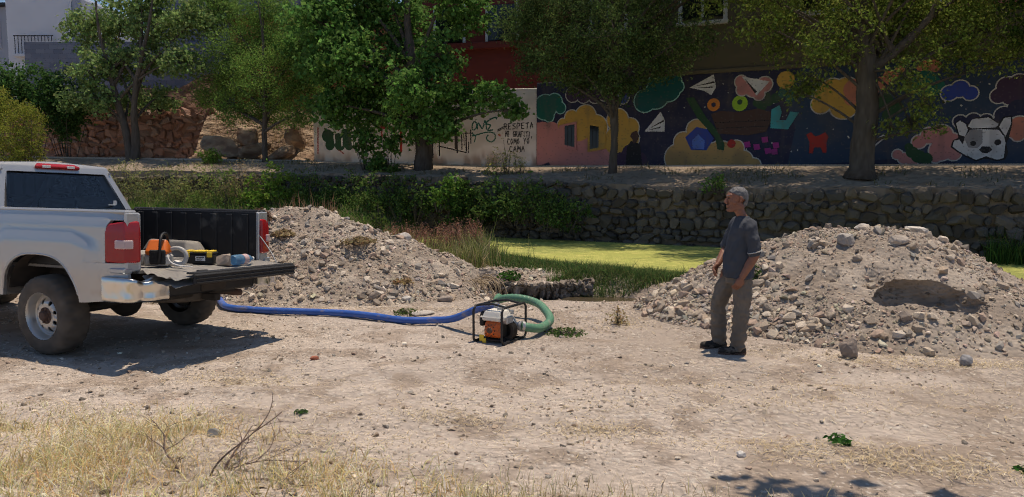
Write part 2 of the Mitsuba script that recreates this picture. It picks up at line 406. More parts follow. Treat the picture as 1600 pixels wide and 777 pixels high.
r = np.random.default_rng(3)
boulders = [rock_mesh(r, 24, q_, 0.22) for q_ in (.95, .8, .9, .7, 1.0, .85, .75, .92)]
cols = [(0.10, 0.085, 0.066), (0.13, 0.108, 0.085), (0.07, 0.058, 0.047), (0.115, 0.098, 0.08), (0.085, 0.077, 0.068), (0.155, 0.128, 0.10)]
def at_wall(s):
    x, y = bank(s, 0.02)
    return x, y, float(np.interp(s, _S, _a))
lay_wall('retaining_wall', -22, 11, lambda s: -0.3, lambda s: float(wall_top(s)), at_wall, cols, boulders, (0.12, 0.33), (0.14, 0.46), 0.2, r)
S_, Z_ = np.meshgrid(np.linspace(-40, 30, 200), np.linspace(-0.8, 1, 4), indexing='ij')
bx_, by_ = bank(S_, 0.12 + 0 * S_)
back = grid_mesh(bx_, by_, np.where(Z_ < 0, Z_, wall_top(S_) * Z_ - 0.06))
bx2, by2 = bank(S_, 0.12 + 0.5 * (Z_ + 0.8) / 1.8)
put('retaining_wall__core', cat(back, grid_mesh(bx2, by2, wall_top(S_) - 0.06 + 0 * S_)), 'dry_earth_m', False)
tag('retaining_wall', 'long shaded retaining wall of rough round boulders along the far side of the pond', 'wall')
# ---------------------------------------------------------------- the two heaps of dug gravel
def heap_h(x, y, ridge, seed):
    p = np.asarray(ridge, float)
    t = np.linspace(0, len(p) - 1, 70)
    R = np.stack([np.interp(t, np.arange(len(p)), p[:, k]) for k in range(3)], 1)
    h = np.full(np.shape(x), -1.0)
    for a, b, H in R:
        w = 0.5 + 1.12 * H
        d = np.hypot(x - a, y - b) / w
        q = np.sqrt(d * d + 0.018) - 0.12
        h = np.maximum(h, H * (1 - q) + 0.0)
    h = h + (0.30 * (f2(x, y, 1.5, 3, seed) - 0.5) + 0.10 * (f2(x, y, 5, 2, seed + 1) - 0.5)) * np.clip(h * 2.2, 0, 1)
    return h - 0.06

AX, FR = np.array([0.82, -0.57]), np.array([-0.57, -0.82])       # along the right heap, and towards its front
SCOOPS = [((4.57, 8.45, .46), (.50, .33, .23)), ((4.24, 8.52, .38), (.20, .30, .22)), ((4.86, 8.22, .42), (.28, .24, .15))]
def in_scoop(p, grow=1.0):
    """Which of the points p lie in the hollow dug into the right heap."""
    out = np.zeros(len(p), bool)
    for c, h in SCOOPS:
        d = p - c
        q = np.stack([d[:, :2] @ AX / h[0], d[:, :2] @ FR / h[1], d[:, 2] / h[2]], 1)
        out |= (q ** 2).sum(1) < grow ** 2
    return out

HEAPS = {'gravel_heap': dict(ridge=[(-5.4, 12.4, .7), (-4.4, 12.7, 1.2), (-3.8, 12.8, 1.34), (-3.2, 12.65, 1.33), (-2.4, 12.35, 1.07), (-1.5, 12.25, .70), (-.75, 12.4, .42), (-0.2, 13.3, .22), (0.8, 13.6, .15)], box=(-7.2, 1.6, 10.0, 15.2), seed=31),
         'gravel_heap_001': dict(ridge=[(2.65, 10.8, .2), (3.0, 10.5, .55), (3.3, 10.3, .95), (3.9, 10.0, 1.14), (4.6, 9.6, 1.24), (5.3, 9.25, .98), (6.1, 8.95, .50), (7.0, 8.6, .24), (8.0, 8.2, .06)], box=(1.0, 9.6, 6.4, 12.6), seed=41)}
def heap_z(key, x, y):
    h = HEAPS[key]
    z = heap_h(x, y, h['ridge'], h['seed'])
    if key == 'gravel_heap_001':
        for cx, cy, rr, dd in ((4.15, 8.75, .12, .12), (3.75, 8.95, .1, .09), (5.75, 7.75, .16, .14)):
            z = z - dd * np.exp(-(((x - cx) ** 2 + (y - cy) ** 2) / rr ** 2) ** 2)
    return np.maximum(z, ground_z(x, y) - 0.1) if key == 'gravel_heap_001' else np.maximum(z + np.minimum(ground_z(x, y), 0) * 0.6, ground_z(x, y) - 0.1)

TONES = np.array([1.06, .99, .90]) * np.array([(0.40, .36, .31), (0.34, .30, .26), (0.46, .42, .37), (0.28, .25, .22), (0.37, .31, .255), (0.30, .295, .29), (0.52, .485, .44), (0.235, .22, .205), (0.36, .29, .25)])
r = np.random.default_rng(17)
chips = [rock_mesh(r, 10, f) for f in (.5, .6, .7, .8, .55, .65)]
cobbles = [rock_mesh(r, 18, f, 0.2) for f in (.5, .62, .75, .85, .58, .7, .66, .8)]
COB = [[mikit.ply(m, 'stone_m', False, color=np.tile(c, (len(m.vertices), 1))) for c in TONES] for m in cobbles]
for key, h in HEAPS.items():
    x0, x1, y0, y1 = h['box']
    X, Y = np.meshgrid(np.arange(x0, x1, 0.035), np.arange(y0, y1, 0.035), indexing='ij')
    Z = heap_z(key, X, Y)
    m = grid_mesh(X, Y, Z)
    if key == 'gravel_heap_001':                        # the hollow is really cut out of the closed heap
        nx, ny = X.shape
        idx = np.arange(nx * ny).reshape(nx, ny)
        rim = np.concatenate([idx[:-1, 0], idx[-1, :-1], idx[:0:-1, -1], idx[0, :0:-1]])
        v = np.vstack([m.vertices, np.column_stack([X.ravel()[rim], Y.ravel()[rim], np.full(len(rim), -1.0)]), [[X.mean(), Y.mean(), -1.0]]])
        k = np.arange(len(rim)); k1 = (k + 1) % len(rim); o = nx * ny
        solid = m3.Manifold(m3.Mesh(v.astype(np.float32), np.vstack([m.faces, np.stack([rim[k], o + k, o + k1], 1), np.stack([rim[k], o + k1, rim[k1]], 1), np.stack([o + k, k * 0 + len(v) - 1, o + k1], 1)]).astype(np.uint32)))
        for (c, hh) in SCOOPS:
            b = trimesh.creation.icosphere(5)
            w = np.asarray(b.vertices)
            w = w * (1 + .34 * (meshkit.fbm(w * 2.6 + c[0], 4)[:, None] - .5) + .10 * (meshkit.noise(w * 13 + 3)[:, None] - .5))
            w = np.column_stack([c[0] + AX[0] * w[:, 0] * hh[0] + FR[0] * w[:, 1] * hh[1], c[1] + AX[1] * w[:, 0] * hh[0] + FR[1] * w[:, 1] * hh[1], c[2] + w[:, 2] * hh[2]])
            fc = np.asarray(b.faces)
            if np.cross(AX, FR) < 0:
                fc = fc[:, ::-1]
            solid = solid - m3.Manifold(m3.Mesh(w.astype(np.float32), fc.astype(np.uint32)))
        m = tm(solid)
        cv, cf = np.asarray(m.vertices), np.asarray(m.faces)
        keep = (cv[cf, 2] > -.5).any(1) & (cv[cf, 2].max(1) > ground_z(cv[cf, 0].mean(1), cv[cf, 1].mean(1)) - .06)
        m = trimesh.Trimesh(cv, cf[keep], process=False)
        m.remove_unreferenced_vertices()
        ctr = m.triangles_center
        floor_ = np.nonzero(in_scoop(ctr, 1.12) & (m.face_normals[:, 2] > .35))[0]
        CLOD = ctr[floor_[r.choice(len(floor_), 260, p=m.area_faces[floor_] / m.area_faces[floor_].sum())]]
    else:
        above = (Z > ground_z(X, Y) - 0.06).ravel()
        m.update_faces(above[m.faces].any(1))
        m.remove_unreferenced_vertices()
    put(f'{key}__earth', m, 'earth_m', True if key == 'gravel_heap' else 60)
    # stones: many fine ones, fewer large ones
    n = 100000
    px, py = r.uniform(x0, x1, n), r.uniform(y0, y1, n)
    pz = heap_z(key, px, py)
    e = 0.05
    gxn, gyn = (heap_z(key, px + e, py) - pz) / e, (heap_z(key, px, py + e) - pz) / e
    ok = (pz > ground_z(px, py) - 0.01 + 0.04 * r.random(n)) & (np.hypot(gxn, gyn) < 2.2)
    bare = f2(px, py, 1.3, 3, h['seed'] + 5)
    if key == 'gravel_heap_001':
        ok &= ~in_scoop(np.stack([px, py, pz], 1), 1.04)
        bare = bare - 0.20 * np.exp(-(((px - 4.4) / 0.7) ** 2 + ((py - 8.7) / 0.5) ** 2)) + 0.12 * sstep(3.6, 2.6, px)
    else:
        bare = bare - 0.3 * sstep(-1.6, -0.5, px)
    ok &= r.random(n) < np.clip((bare - 0.34) * 4.5, 0.24, 1) * np.where(r.random(n) < 0.55, np.clip(np.hypot(1, np.hypot(gxn, gyn)) / 1.5, 0, 1), 1)
    px, py, pz, gxn, gyn = (v[ok] for v in (px, py, pz, gxn, gyn))
    n = len(px)
    size = 0.0105 * r.random(n) ** -0.42
    foot = 1 + 0.5 * sstep(0.5, 0.05, pz)
    size = np.clip(size * foot, 0.009, 0.072)
    order = np.argsort(-size + 0.02 * (py - y0) / (y1 - y0))
    S = size[:, None] * np.stack([r.uniform(0.85, 1.25, n), r.uniform(0.8, 1.1, n), r.uniform(0.8, 1.0, n)], 1)
    R = rand_rot(n, r, 0.9)
    nrm = np.stack([-gxn, -gyn, 1 + 0 * gxn], 1)
    nrm /= np.linalg.norm(nrm, axis=1, keepdims=True)
    ax = np.cross([0, 0, 1.0], nrm)
    s_, c_ = np.linalg.norm(ax, axis=1), nrm[:, 2]
    ax /= s_[:, None] + 1e-9
    K = np.zeros((n, 3, 3))
    K[:, 0, 1], K[:, 0, 2], K[:, 1, 0], K[:, 1, 2], K[:, 2, 0], K[:, 2, 1] = -ax[:, 2], ax[:, 1], ax[:, 2], -ax[:, 0], -ax[:, 1], ax[:, 0]
    R = (np.eye(3) + s_[:, None, None] * K + (1 - c_)[:, None, None] * (K @ K)) @ R
    P = np.stack([px, py, pz], 1) + nrm * (size * 0.25)[:, None]
    tone = r.integers(0, len(TONES), n)
    big, small = order[:300], order[300:]
    for i in big:
        M = np.eye(4)
        M[:3, :3], M[:3, 3] = R[i] * S[i][None, :], P[i]
        put(f'{key}__stone', COB[int(r.integers(len(COB)))][tone[i]], to=T(M.tolist()))
    v, f, I = scatter(chips, r.integers(0, len(chips), len(small)), P[small], R[small], S[small] * 1.1)
    col = TONES[tone[small]] * r.lognormal(0, 0.13, (len(small), 1)) * r.lognormal(0, 0.03, (len(small), 3))
    put(f'{key}__gravel', (v, f), 'stone_m', False, color=np.clip(col, .02, .8)[I], kind='stuff')
    print(key, n, 'stones')
tag('gravel_heap', 'long heap of grey gravel behind the open pickup tailgate, sloping down to the pit', 'gravel heap')
tag('gravel_heap_001', 'high heap of earth and stones with a dark dug hollow, beside the standing man', 'gravel heap')

# crumbling clods of damp earth that make the back walls of the two dug holes
DAMP = np.array([(.20, .165, .13), (.16, .13, .10), (.25, .21, .17), (.30, .255, .21)])
lumps = [rock_mesh(r, 16, q_) for q_ in (.7, .8, .9, .75, .85)]
n = len(CLOD)
v, f_, I = scatter(lumps, r.integers(0, len(lumps), n), CLOD, rand_rot(n, r, 1.5), (.008 + .035 * r.random((n, 1)) ** 3) * r.uniform(.8, 1.2, (n, 3)))
put('gravel_heap_001__clods', (v, f_), 'stone_m', False, color=DAMP[r.integers(0, 4, n)][I], kind='stuff')
n = 1100
cx, t = r.uniform(-.65, 1.35, n), r.random(n)
L = sstep(-.62, -.3, cx) * (1 - sstep(.5, 1.05, cx))
P = np.stack([cx, pit_back(cx) - .55 * L * t ** 1.3 - r.uniform(-.04, .06, n), -.34 + .42 * t], 1)
v, f_, I = scatter(lumps, r.integers(0, len(lumps), n), P, rand_rot(n, r, 1.5), (.025 + .06 * r.random((n, 1)) ** 2) * r.uniform(.8, 1.2, (n, 3)))
put('earth_clods', (v, f_), 'stone_m', False, color=DAMP[r.integers(0, 4, n)][I], kind='stuff', label='damp clods of earth along the undercut back of the dug pit')

def land_z(x, y):
    z = float(ground_z(x, y))
    for k, h in HEAPS.items():
        x0, x1, y0, y1 = h['box']
        if x0 < x < x1 and y0 < y < y1:
            z = max(z, float(heap_z(k, np.array(x), np.array(y))))
    return z

# single rocks that can be told apart
def rock(key, label, x, y, size, col, seed, sink=0.25, boxy=0.1, yaw=0.0, tilt=(0, 0), group=None, n=26):
    q = np.random.default_rng(seed)
    m = rock_mesh(q, n, 1.0, 0.0)
    m = m.subdivide().subdivide()
    v = np.asarray(m.vertices)
    m.vertices = v * (1 + 0.30 * (meshkit.fbm(v * 1.6 + seed, 3)[:, None] - 0.5))
    v = np.asarray(m.vertices)
    k = put(key, m, 'stone_m', False, to=T().translate([x, y, land_z(x, y) + size[2] * (0.5 - sink)]).rotate([0, 0, 1], yaw).rotate([1, 0, 0], tilt[0]).rotate([0, 1, 0], tilt[1]).scale([s / 2 for s in size]),
            color=np.clip(np.asarray(col) * q.lognormal(0, .05, (len(v), 1)), 0, 1))
    labels[k] = {'label': label, 'category': 'rock', **({'group': group} if group else {})}
rock('rock', 'large pale flat rock slab on the right shoulder of the right heap', 5.05, 9.55, (.46, .3, .16), (.50, .46, .41), 1, .15, .5, 25, (-8, 14))
rock('rock', 'grey rock on the crest of the right heap, left of the flat slab', 4.12, 9.45, (.28, .24, .22), (.36, .33, .30), 2, .3, .5, 10)
rock('rock', 'rounded tan rock just below the large flat slab on the right heap', 4.62, 9.15, (.27, .2, .17), (.44, .38, .32), 3, .3, .2, -20)
rock('rock', 'pale flattish rock near the top of the right heap left of its flat slab', 4.45, 9.75, (.26, .2, .11), (.50, .46, .41), 4, .2, .4, 0)
rock('rock', 'brown lumpy rock the size of a football at the front foot of the right heap', 3.42, 7.62, (.31, .28, .27), (.25, .205, .175), 5, .15, .3, 30)
rock('rock', 'blue grey flat rock lying on the track in front of the right heap', 4.38, 7.27, (.22, .18, .14), (.25, .25, .26), 6, .15, .4, 60)
rock('rock', 'brown round stone half buried below the hollow of the right heap', 4.18, 8.05, (.2, .17, .15), (.27, .225, .19), 7, .25, .1, 15)
rock('rock', 'flat brown stone on the left part of the right heap behind the man', 3.02, 9.35, (.3, .2, .13), (.31, .265, .22), 8, .25, .4, 5)
rock('rock', 'brown rock at the foot of the left heap above the blue hose', -1.95, 10.75, (.22, .16, .15), (.29, .24, .2), 9, .2, .3, 40)
rock('rock', 'whitish flat stone low on the front of the left heap', -1.5, 10.85, (.2, .13, .1), (.55, .52, .48), 10, .2, .3, -10)
rock('rock', 'pale long boulder on the right shoulder of the left heap', -1.75, 12.35, (.34, .2, .16), (.50, .46, .41), 12, .3, .4, -25, (0, 12))
rock('rock', 'flat pale concrete slab on the ground between the left heap and the water pump', -1.18, 9.9, (.42, .2, .08), (.47, .43, .38), 13, .2, .6, 32)
rock('rock', 'brown flat rock lying left of the dug pit', -0.95, 10.95, (.3, .17, .13), (.30, .255, .22), 14, .2, .4, 10)
rock('rock', 'whitish stone in the water of the dug pit', 0.72, 12.2, (.28, .2, .16), (.50, .47, .42), 15, .1, .3, 0)
rock('rock', 'dark grey stone lying on bare ground right of the dry foreground grass', -2.02, 5.05, (.13, .1, .08), (.2, .2, .2), 16, .2, .4, 0)
rock('rock', 'small white rock on the bare ground near the lower right corner', 1.48, 4.82, (.08, .06, .05), (.6, .58, .55), 17, .2, .3, 0)
rock('brick_fragment', 'small red brick fragment lying alone on the track left of the water pump', -1.95, 7.45, (.11, .07, .05), (.36, .13, .08), 18, .15, .6, 20)
labels['brick_fragment']['category'] = 'brick fragment'

# pebbles, grit and small loose stones of the track
n = 60000
px, py = r.uniform(-7.5, 7.5, n), 3.6 + 8.4 * r.random(n) ** 1.4
keep = r.random(n) < np.clip((f2(px, py, .8, 3, 51) - .38) * 4, .12, 1)
keep &= (np.abs(px) < py * 0.72 + 0.6)
px, py = px[keep], py[keep]
n = len(px)
size = np.clip(0.0055 * r.random(n) ** -0.5, .0035, .034)
P = np.stack([px, py, ground_z(px, py) + size * .15], 1)
v, f, I = scatter(chips, r.integers(0, len(chips), n), P, rand_rot(n, r, .6), size[:, None] * r.uniform(.8, 1.2, (n, 3)))
put('pebbles', (v, f), 'stone_m', False, color=np.clip(TONES[r.integers(0, len(TONES), n)] * r.lognormal(-.12, .28, (n, 1)), .03, .8)[I], kind='stuff', label='loose pebbles and grit scattered over the dusty track')
# ---------------------------------------------------------------- painted wall, graffiti wall and what stands above and beside them
MA, MB = np.array([.87, 27.52]), np.array([13.7, 20.65])
EM = (MB - MA) / np.linalg.norm(MB - MA); NM = np.array([-EM[1], EM[0]])
GA, GB = np.array([-7.7, 30.1]), np.array([.87, 27.52])
EG = (GB - GA) / np.linalg.norm(GB - GA); NG = np.array([-EG[1], EG[0]])
def on_wall(m, A, e, n, out):
    """From (along, up, out of the wall) to the world."""
    return frame_mesh(m, [A[0] - n[0] * out, A[1] - n[1] * out, 0], [e[0], e[1], 0], [0, 0, 1], [-n[0], -n[1], 0])
def wbox(A, e, n, s0, s1, z0, z1, d0, d1, ch=0.01):
    """A box on a wall: s along, z up, d behind the face."""
    return on_wall(cbox(((s0 + s1) / 2, (z0 + z1) / 2, -(d0 + d1) / 2), (s1 - s0, z1 - z0, d1 - d0), ch), A, e, n, 0)

scene['paint_m'] = {'type': 'twosided', 'bsdf': {'type': 'blendbsdf', 'weight': proc(lambda p, n, uv: 0.30 * smoothstep(.5, .75, fbm(p.x * 1.7, p.y * 1.7, p.z * 1.7, 4)) + .35 * smoothstep(.74, .85, noise(p.x * 19, p.y * 19, p.z * 19)) + .28 * smoothstep(.55, .8, fbm(p.x * 5, p.y * 5, p.z * .7, 3))),
    'a': {'type': 'principled', 'base_color': VC, 'roughness': .6, 'specular': .35}, 'b': {'type': 'diffuse', 'reflectance': rgb(.12, .105, .095)}}}
def painted(key, mesh, c):
    return put(key, mesh, 'paint_m', False, color=np.tile(PAINT[c], (len(mesh.vertices), 1)))
PAINT = {k: tuple(1.0 * x for x in c) for k, c in dict(navy=(.018, .02, .055), field=(.022, .045, .09), green=(.01, .12, .09), teal=(.005, .09, .09), teal_line=(.3, .55, .5), pale=(.5, .48, .45), pink=(.52, .22, .2), ochre=(.55, .33, .06), plum=(.05, .025, .06), blue=(.03, .06, .32), sky=(.1, .2, .6),
             black=(.012, .012, .014), brown=(.07, .035, .025), white=(.66, .65, .64), leaf=(.02, .07, .025), orange=(.65, .22, .03), lime=(.3, .5, .03), tan=(.47, .29, .1), red=(.4, .03, .02), magenta=(.35, .03, .22), cyan=(.05, .33, .36), salmon=(.55, .2, .13), grey=(.3, .29, .29)).items()}
pm('plaster_m', proc(lambda p, n, uv: mix(mix((0.70, 0.655, 0.61), (0.58, 0.535, 0.49), smoothstep(0.42, 0.7, fbm(p.x * 1.1, p.y * 1.1, p.z * 1.6, 4))), (0.36, 0.24, 0.17), smoothstep(0.5, 0.7, fbm(p.x * 2.4, p.y * 2.4, p.z * 0.9, 3)) * smoothstep(2.95, 2.3, p.z) * 0.8)), 0.9,
   proc(lambda p, n, uv: fbm(p.x * 5, p.y * 5, p.z * 5, 3), 5e-3), 0.01)
LM = float(np.linalg.norm(MB - MA)); LG = float(np.linalg.norm(GB - GA))
painted('mural_wall__body', wbox(MA, EM, NM, 0, LM + 9, 1.2, 5.02, 0, .35, .02), 'navy')
painted('mural_wall__painted_field', on_wall(prism(Polygon([(8.5, 2.06), (8.7, 3.2), (8.4, 4.1), (8.8, 5.0), (LM + 8.9, 5.0), (LM + 8.9, 2.06), (13.5, 2.06), (12, 2.3)]), .004), MA, EM, NM, 0), 'field')
MOTIFS = [('cloud','green','teal_line',[(0.34,4.16,0.43),(0.69,4.32,0.29),(0.93,4.11,0.18),(0.49,3.84,0.18)]),('cloud','pink','',[(0.09,2.89,0.75),(0.24,3.34,0.32),(0.59,3.33,0.32),(1.16,2.65,0.79),(2.0,2.53,0.66),(2.48,2.31,0.48)]),('cloud','ochre','pale',[(1.35,3.77,0.25),(1.87,3.79,0.38),(2.23,3.39,0.44),(3.03,3.63,0.37),(3.46,3.36,0.32),(3.49,3.0,0.3),(3.04,2.94,0.48),(1.64,3.45,0.49),(1.03,3.54,0.2)]),('cloud','plum','pale',[(1.39,4.55,0.25),(1.79,4.49,0.24),(2.22,4.47,0.24),(2.56,4.49,0.2)]),('cloud','blue','pale',[(3.23,4.36,0.19)]),('cloud','plum','',[(3.17,2.3,0.26),(3.5,2.51,0.3),(3.84,2.3,0.24)]),('woman_body','black','',[(3.38,2.73),(3.52,2.93),(3.83,2.82),(3.93,2.03),(3.34,2.03)]),('woman_face','brown','',[(3.53,3.2),(3.71,3.26),(3.8,3.09),(3.74,2.9),(3.61,2.83),(3.56,2.99),(3.49,3.07)]),('cloud','teal','teal_line',[(3.98,4.22,0.36),(4.35,4.37,0.42),(4.77,4.55,0.38),(4.87,4.79,0.31),(4.45,4.77,0.36),(5.09,4.62,0.17)]),('paper_plane','white','',[(5.45,4.57),(6.21,4.94),(6.3,4.55),(6.15,4.3),(5.92,4.45)]),('crease','black','',[(5.55,4.59),(6.22,4.73),(6.26,4.68)]),('crease','black','',[(5.56,4.55),(6.19,4.57),(6.18,4.53)]),('paper_plane','white','',[(3.98,3.22),(4.52,3.85),(4.67,3.56),(4.66,3.2)]),('crease','black','',[(4.07,3.28),(4.62,3.58),(4.64,3.53)]),('crease','black','',[(4.07,3.25),(4.53,3.37),(4.54,3.33)]),('cloud','pink','pale',[(7.11,4.43,0.18),(7.06,4.67,0.18),(7.45,4.45,0.26),(7.77,4.55,0.22),(7.61,4.25,0.16)]),('paper_plane','white','',[(7.07,4.83),(7.91,4.63),(7.54,4.22),(7.34,4.52)]),('crease','black','',[(7.14,4.79),(7.49,4.29),(7.55,4.34)]),('cactus_stalk','leaf','',[(5.34,4.25),(5.61,4.26),(5.99,3.64),(6.35,3.23),(6.61,2.77),(6.59,2.57),(6.39,2.6),(6.31,2.98),(5.73,3.6)]),('basket','brown','',[(6.15,3.72),(6.5,3.8),(7.0,3.74),(7.6,3.83),(8.02,3.70),(7.98,3.4),(7.85,3.12),(7.3,3.02),(6.8,3.06),(6.4,3.1),(6.28,3.4)]),('painted_slat','black','',[(6.3,3.25),(7.95,3.28),(7.94,3.30),(6.3,3.27)]),('painted_slat','black','',[(6.3,3.42),(7.95,3.45),(7.94,3.47),(6.3,3.44)]),('painted_slat','black','',[(6.3,3.58),(7.95,3.61),(7.94,3.63),(6.3,3.60)]),('leaf_cluster','leaf','',[(7.55,4.0,.12),(7.7,3.9,.15),(7.9,4.02,.13),(8.1,4.12,.15),(7.85,4.2,.1)]),('leaf_cluster','green','',[(8.3,4.25,.13),(8.5,4.1,.12),(8.62,4.3,.1)]),('leaf_cluster','leaf','',[(10.6,4.0,.16),(10.8,3.8,.2),(11.1,3.9,.22),(11.4,3.7,.2),(11.2,3.5,.16)]),('painted_sparkle','pale','',[(4.9,2.6,.03),(5.0,2.9,.025),(10.4,3.3,.03),(12.6,3.8,.035),(13.0,3.7,.03)]),('cloud','blue','pale',[(12.7,4.05,.2),(12.95,4.15,.22),(13.2,4.02,.18)]),('flower','orange','',[(6.23,4.0,0.2)]),('flower_eye','navy','',[(6.23,4.0,0.07)]),('flower','lime','',[(7.04,4.01,0.24)]),('flower_eye','leaf','',[(7.04,4.05,0.08)]),('cloud','tan','pale',[(5.7,3.24,0.31),(5.29,2.86,0.31),(5.13,2.35,0.44),(5.76,2.48,0.54),(6.47,2.37,0.49),(6.96,2.63,0.24),(7.17,2.23,0.32),(7.52,2.11,0.2)]),('gem','blue','',[(5.35,3.0),(5.7,3.32),(6.05,3.24),(6.27,2.94),(6.04,2.58),(5.55,2.6)]),('gem_facet','sky','',[(5.57,2.89),(5.77,3.09),(5.98,2.88),(5.96,2.61),(5.6,2.64)]),('berry','red','',[(6.82,2.77,0.13)]),('cube','magenta','',[(7.19,2.82),(7.38,2.83),(7.41,2.66),(7.23,2.64)]),('cube','magenta','',[(7.48,2.74),(7.67,2.75),(7.7,2.59),(7.52,2.56)]),('cube','magenta','',[(7.72,2.95),(7.91,2.97),(7.93,2.8),(7.75,2.78)]),('cube','magenta','',[(7.82,2.61),(8.01,2.63),(8.03,2.46),(7.86,2.43)]),('cube','magenta','',[(8.05,2.78),(8.24,2.79),(8.26,2.63),(8.09,2.6)]),('cube','magenta','',[(8.01,2.58),(8.2,2.6),(8.22,2.43),(8.05,2.41)]),('cube','cyan','',[(7.99,3.77),(8.22,3.91),(8.3,3.7),(8.24,3.46),(8.43,3.45),(8.54,3.7),(8.79,3.66),(8.49,3.17),(7.98,3.22)]),('flower','ochre','',[(8.38,4.65,0.26)]),('cloud','ochre','pale',[(9.69,4.27,0.34),(10.02,3.82,0.38),(9.4,3.89,0.27),(10.07,4.28,0.34),(9.52,4.12,0.31)]),('cloud','salmon','',[(10.29,4.27,0.3),(10.22,4.0,0.19),(10.96,4.38,0.22),(11.2,4.62,0.17),(11.44,4.71,0.15),(11.99,4.85,0.16),(12.3,4.82,0.18)]),('dome','green','',[(12.11,4.36,0.34),(11.86,4.28,0.24),(12.36,4.24,0.23)]),('painted_animal','red','',[(9.02,3.0),(9.15,3.07),(9.27,2.94),(9.42,2.99),(9.54,3.06),(9.64,2.93),(9.59,2.74),(9.6,2.45),(9.49,2.46),(9.44,2.62),(9.25,2.62),(9.22,2.44),(9.11,2.45),(9.12,2.77)]),('wedge','white','',[(10.76,2.72),(11.1,2.96),(11.18,2.89),(10.9,2.61),(10.77,2.61)]),('wedge','navy','',[(10.86,2.72),(11.11,2.9),(11.13,2.87),(10.89,2.67)]),('cloud','plum','pale',[(13.86,3.92,0.19),(14.03,4.17,0.23),(14.3,4.24,0.22),(14.43,3.98,0.24),(14.12,3.87,0.19),(14.6,4.05,0.31)]),('cloud','navy','pale',[(12.99,3.27,0.16),(13.3,3.29,0.18),(13.6,3.28,0.16),(14.0,3.41,0.21),(14.31,3.56,0.24),(14.56,3.64,0.24),(13.9,3.15,0.21)]),('cloud','pink','pale',[(12.02,2.73,0.18),(12.27,2.9,0.22),(12.55,2.89,0.29),(12.79,2.66,0.29),(12.57,2.49,0.29),(12.88,2.39,0.18),(12.45,2.29,0.14)]),('cloud','pink','pale',[(11.49,2.38,0.13),(11.66,2.27,0.15),(11.87,2.15,0.13)]),('leaf_cluster','leaf','',[(11.86,2.44,0.16),(12.02,2.32,0.18),(12.22,2.26,0.16),(11.77,2.59,0.11)]),('cloud','salmon','pale',[(14.25,2.97,0.17),(14.36,3.14,0.21),(14.35,2.85,0.14),(14.55,3.05,0.28)]),('dog_outline','black','',[(12.86,3.22),(12.97,3.32),(13.15,3.21),(13.2,3.08),(13.23,3.25),(13.36,3.37),(13.7,3.38),(13.88,3.19),(14.0,3.36),(14.19,3.39),(14.21,3.18),(14.15,2.79),(14.1,2.66),(14.15,2.39),(14.1,2.22),(13.91,2.17),(13.64,2.25),(13.42,2.17),(13.22,2.27),(12.97,2.43),(12.8,2.57),(12.84,2.75),(12.98,2.82)]),('dog_head','white','',[(13.15,2.88),(13.26,3.03),(13.53,3.04),(13.91,3.01),(14.04,2.83),(14.08,2.66),(14.06,2.26),(13.91,2.21),(13.65,2.31),(13.42,2.21),(13.24,2.31),(13.08,2.63)]),('dog_ear','white','',[(12.9,3.22),(12.99,3.29),(13.13,3.19),(13.19,3.03),(13.13,2.85),(12.99,2.9)]),('dog_ear','white','',[(13.91,3.1),(14.01,3.32),(14.16,3.35),(14.18,3.18),(14.07,2.83)]),('dog_brow','white','',[(13.18,3.12),(13.28,3.32),(13.66,3.35),(13.9,3.17),(13.83,3.08),(13.53,3.07),(13.29,3.07)]),('dog_paw','white','',[(12.84,2.59),(12.88,2.75),(13.0,2.77),(13.17,2.49),(13.22,2.31),(12.99,2.46)]),('dog_patch','grey','',[(13.11,2.81),(13.24,3.03),(13.53,3.02),(13.55,2.67),(13.44,2.53),(13.22,2.55)]),('dog_eye','black','',[(13.33,2.66,0.07)]),('dog_eye','black','',[(13.9,2.68,0.08)]),('dog_nose','black','',[(13.48,2.49),(13.55,2.58),(13.72,2.57),(13.79,2.48),(13.68,2.39),(13.56,2.4)]),('dog_mouth','black','',[(13.62,2.4),(13.65,2.4),(13.66,2.24),(13.63,2.24)])]
HI = 0
for i, (name, c, line, data) in enumerate(MOTIFS):
    out = 0.005 + 0.0012 * (i % 22)
    if len(data[0]) == 3:
        shape = unary_union([Point(a, b).buffer(rr, 10) for a, b, rr in data])
    else:
        shape = Polygon(data).buffer(0)
        if name not in ('paper_plane', 'crease', 'gem', 'gem_facet', 'cube', 'wedge', 'basket'):
            shape = shape.buffer(.05, 4).buffer(-.05, 4)
    shape = shape.intersection(sbox(0.01, 2.06, LM + 8, 5.0))
    key = painted(f'mural_wall__painted_{name}'.replace('painted_painted', 'painted'), on_wall(prism(shape, .004), MA, EM, NM, out), c)
    if line:
        painted(f'{key}__outline', on_wall(prism(shape.buffer(.035, 4).difference(shape.buffer(-.004)).intersection(sbox(0.01, 2.06, LM + 8, 5.0)), .004), MA, EM, NM, out - .0025), line)
r = np.random.default_rng(4)
stars = [Point(a, b).buffer(c, 3) for a, b, c in zip(r.uniform(.3, LM + 2, 70), r.uniform(2.3, 4.9, 70), r.uniform(.008, .026, 70))]
painted('mural_wall__painted_stars', on_wall(prism(unary_union(stars), .002), MA, EM, NM, .0042), 'pale')
pm('dark_glass_m', (.01, .011, .013), .12)
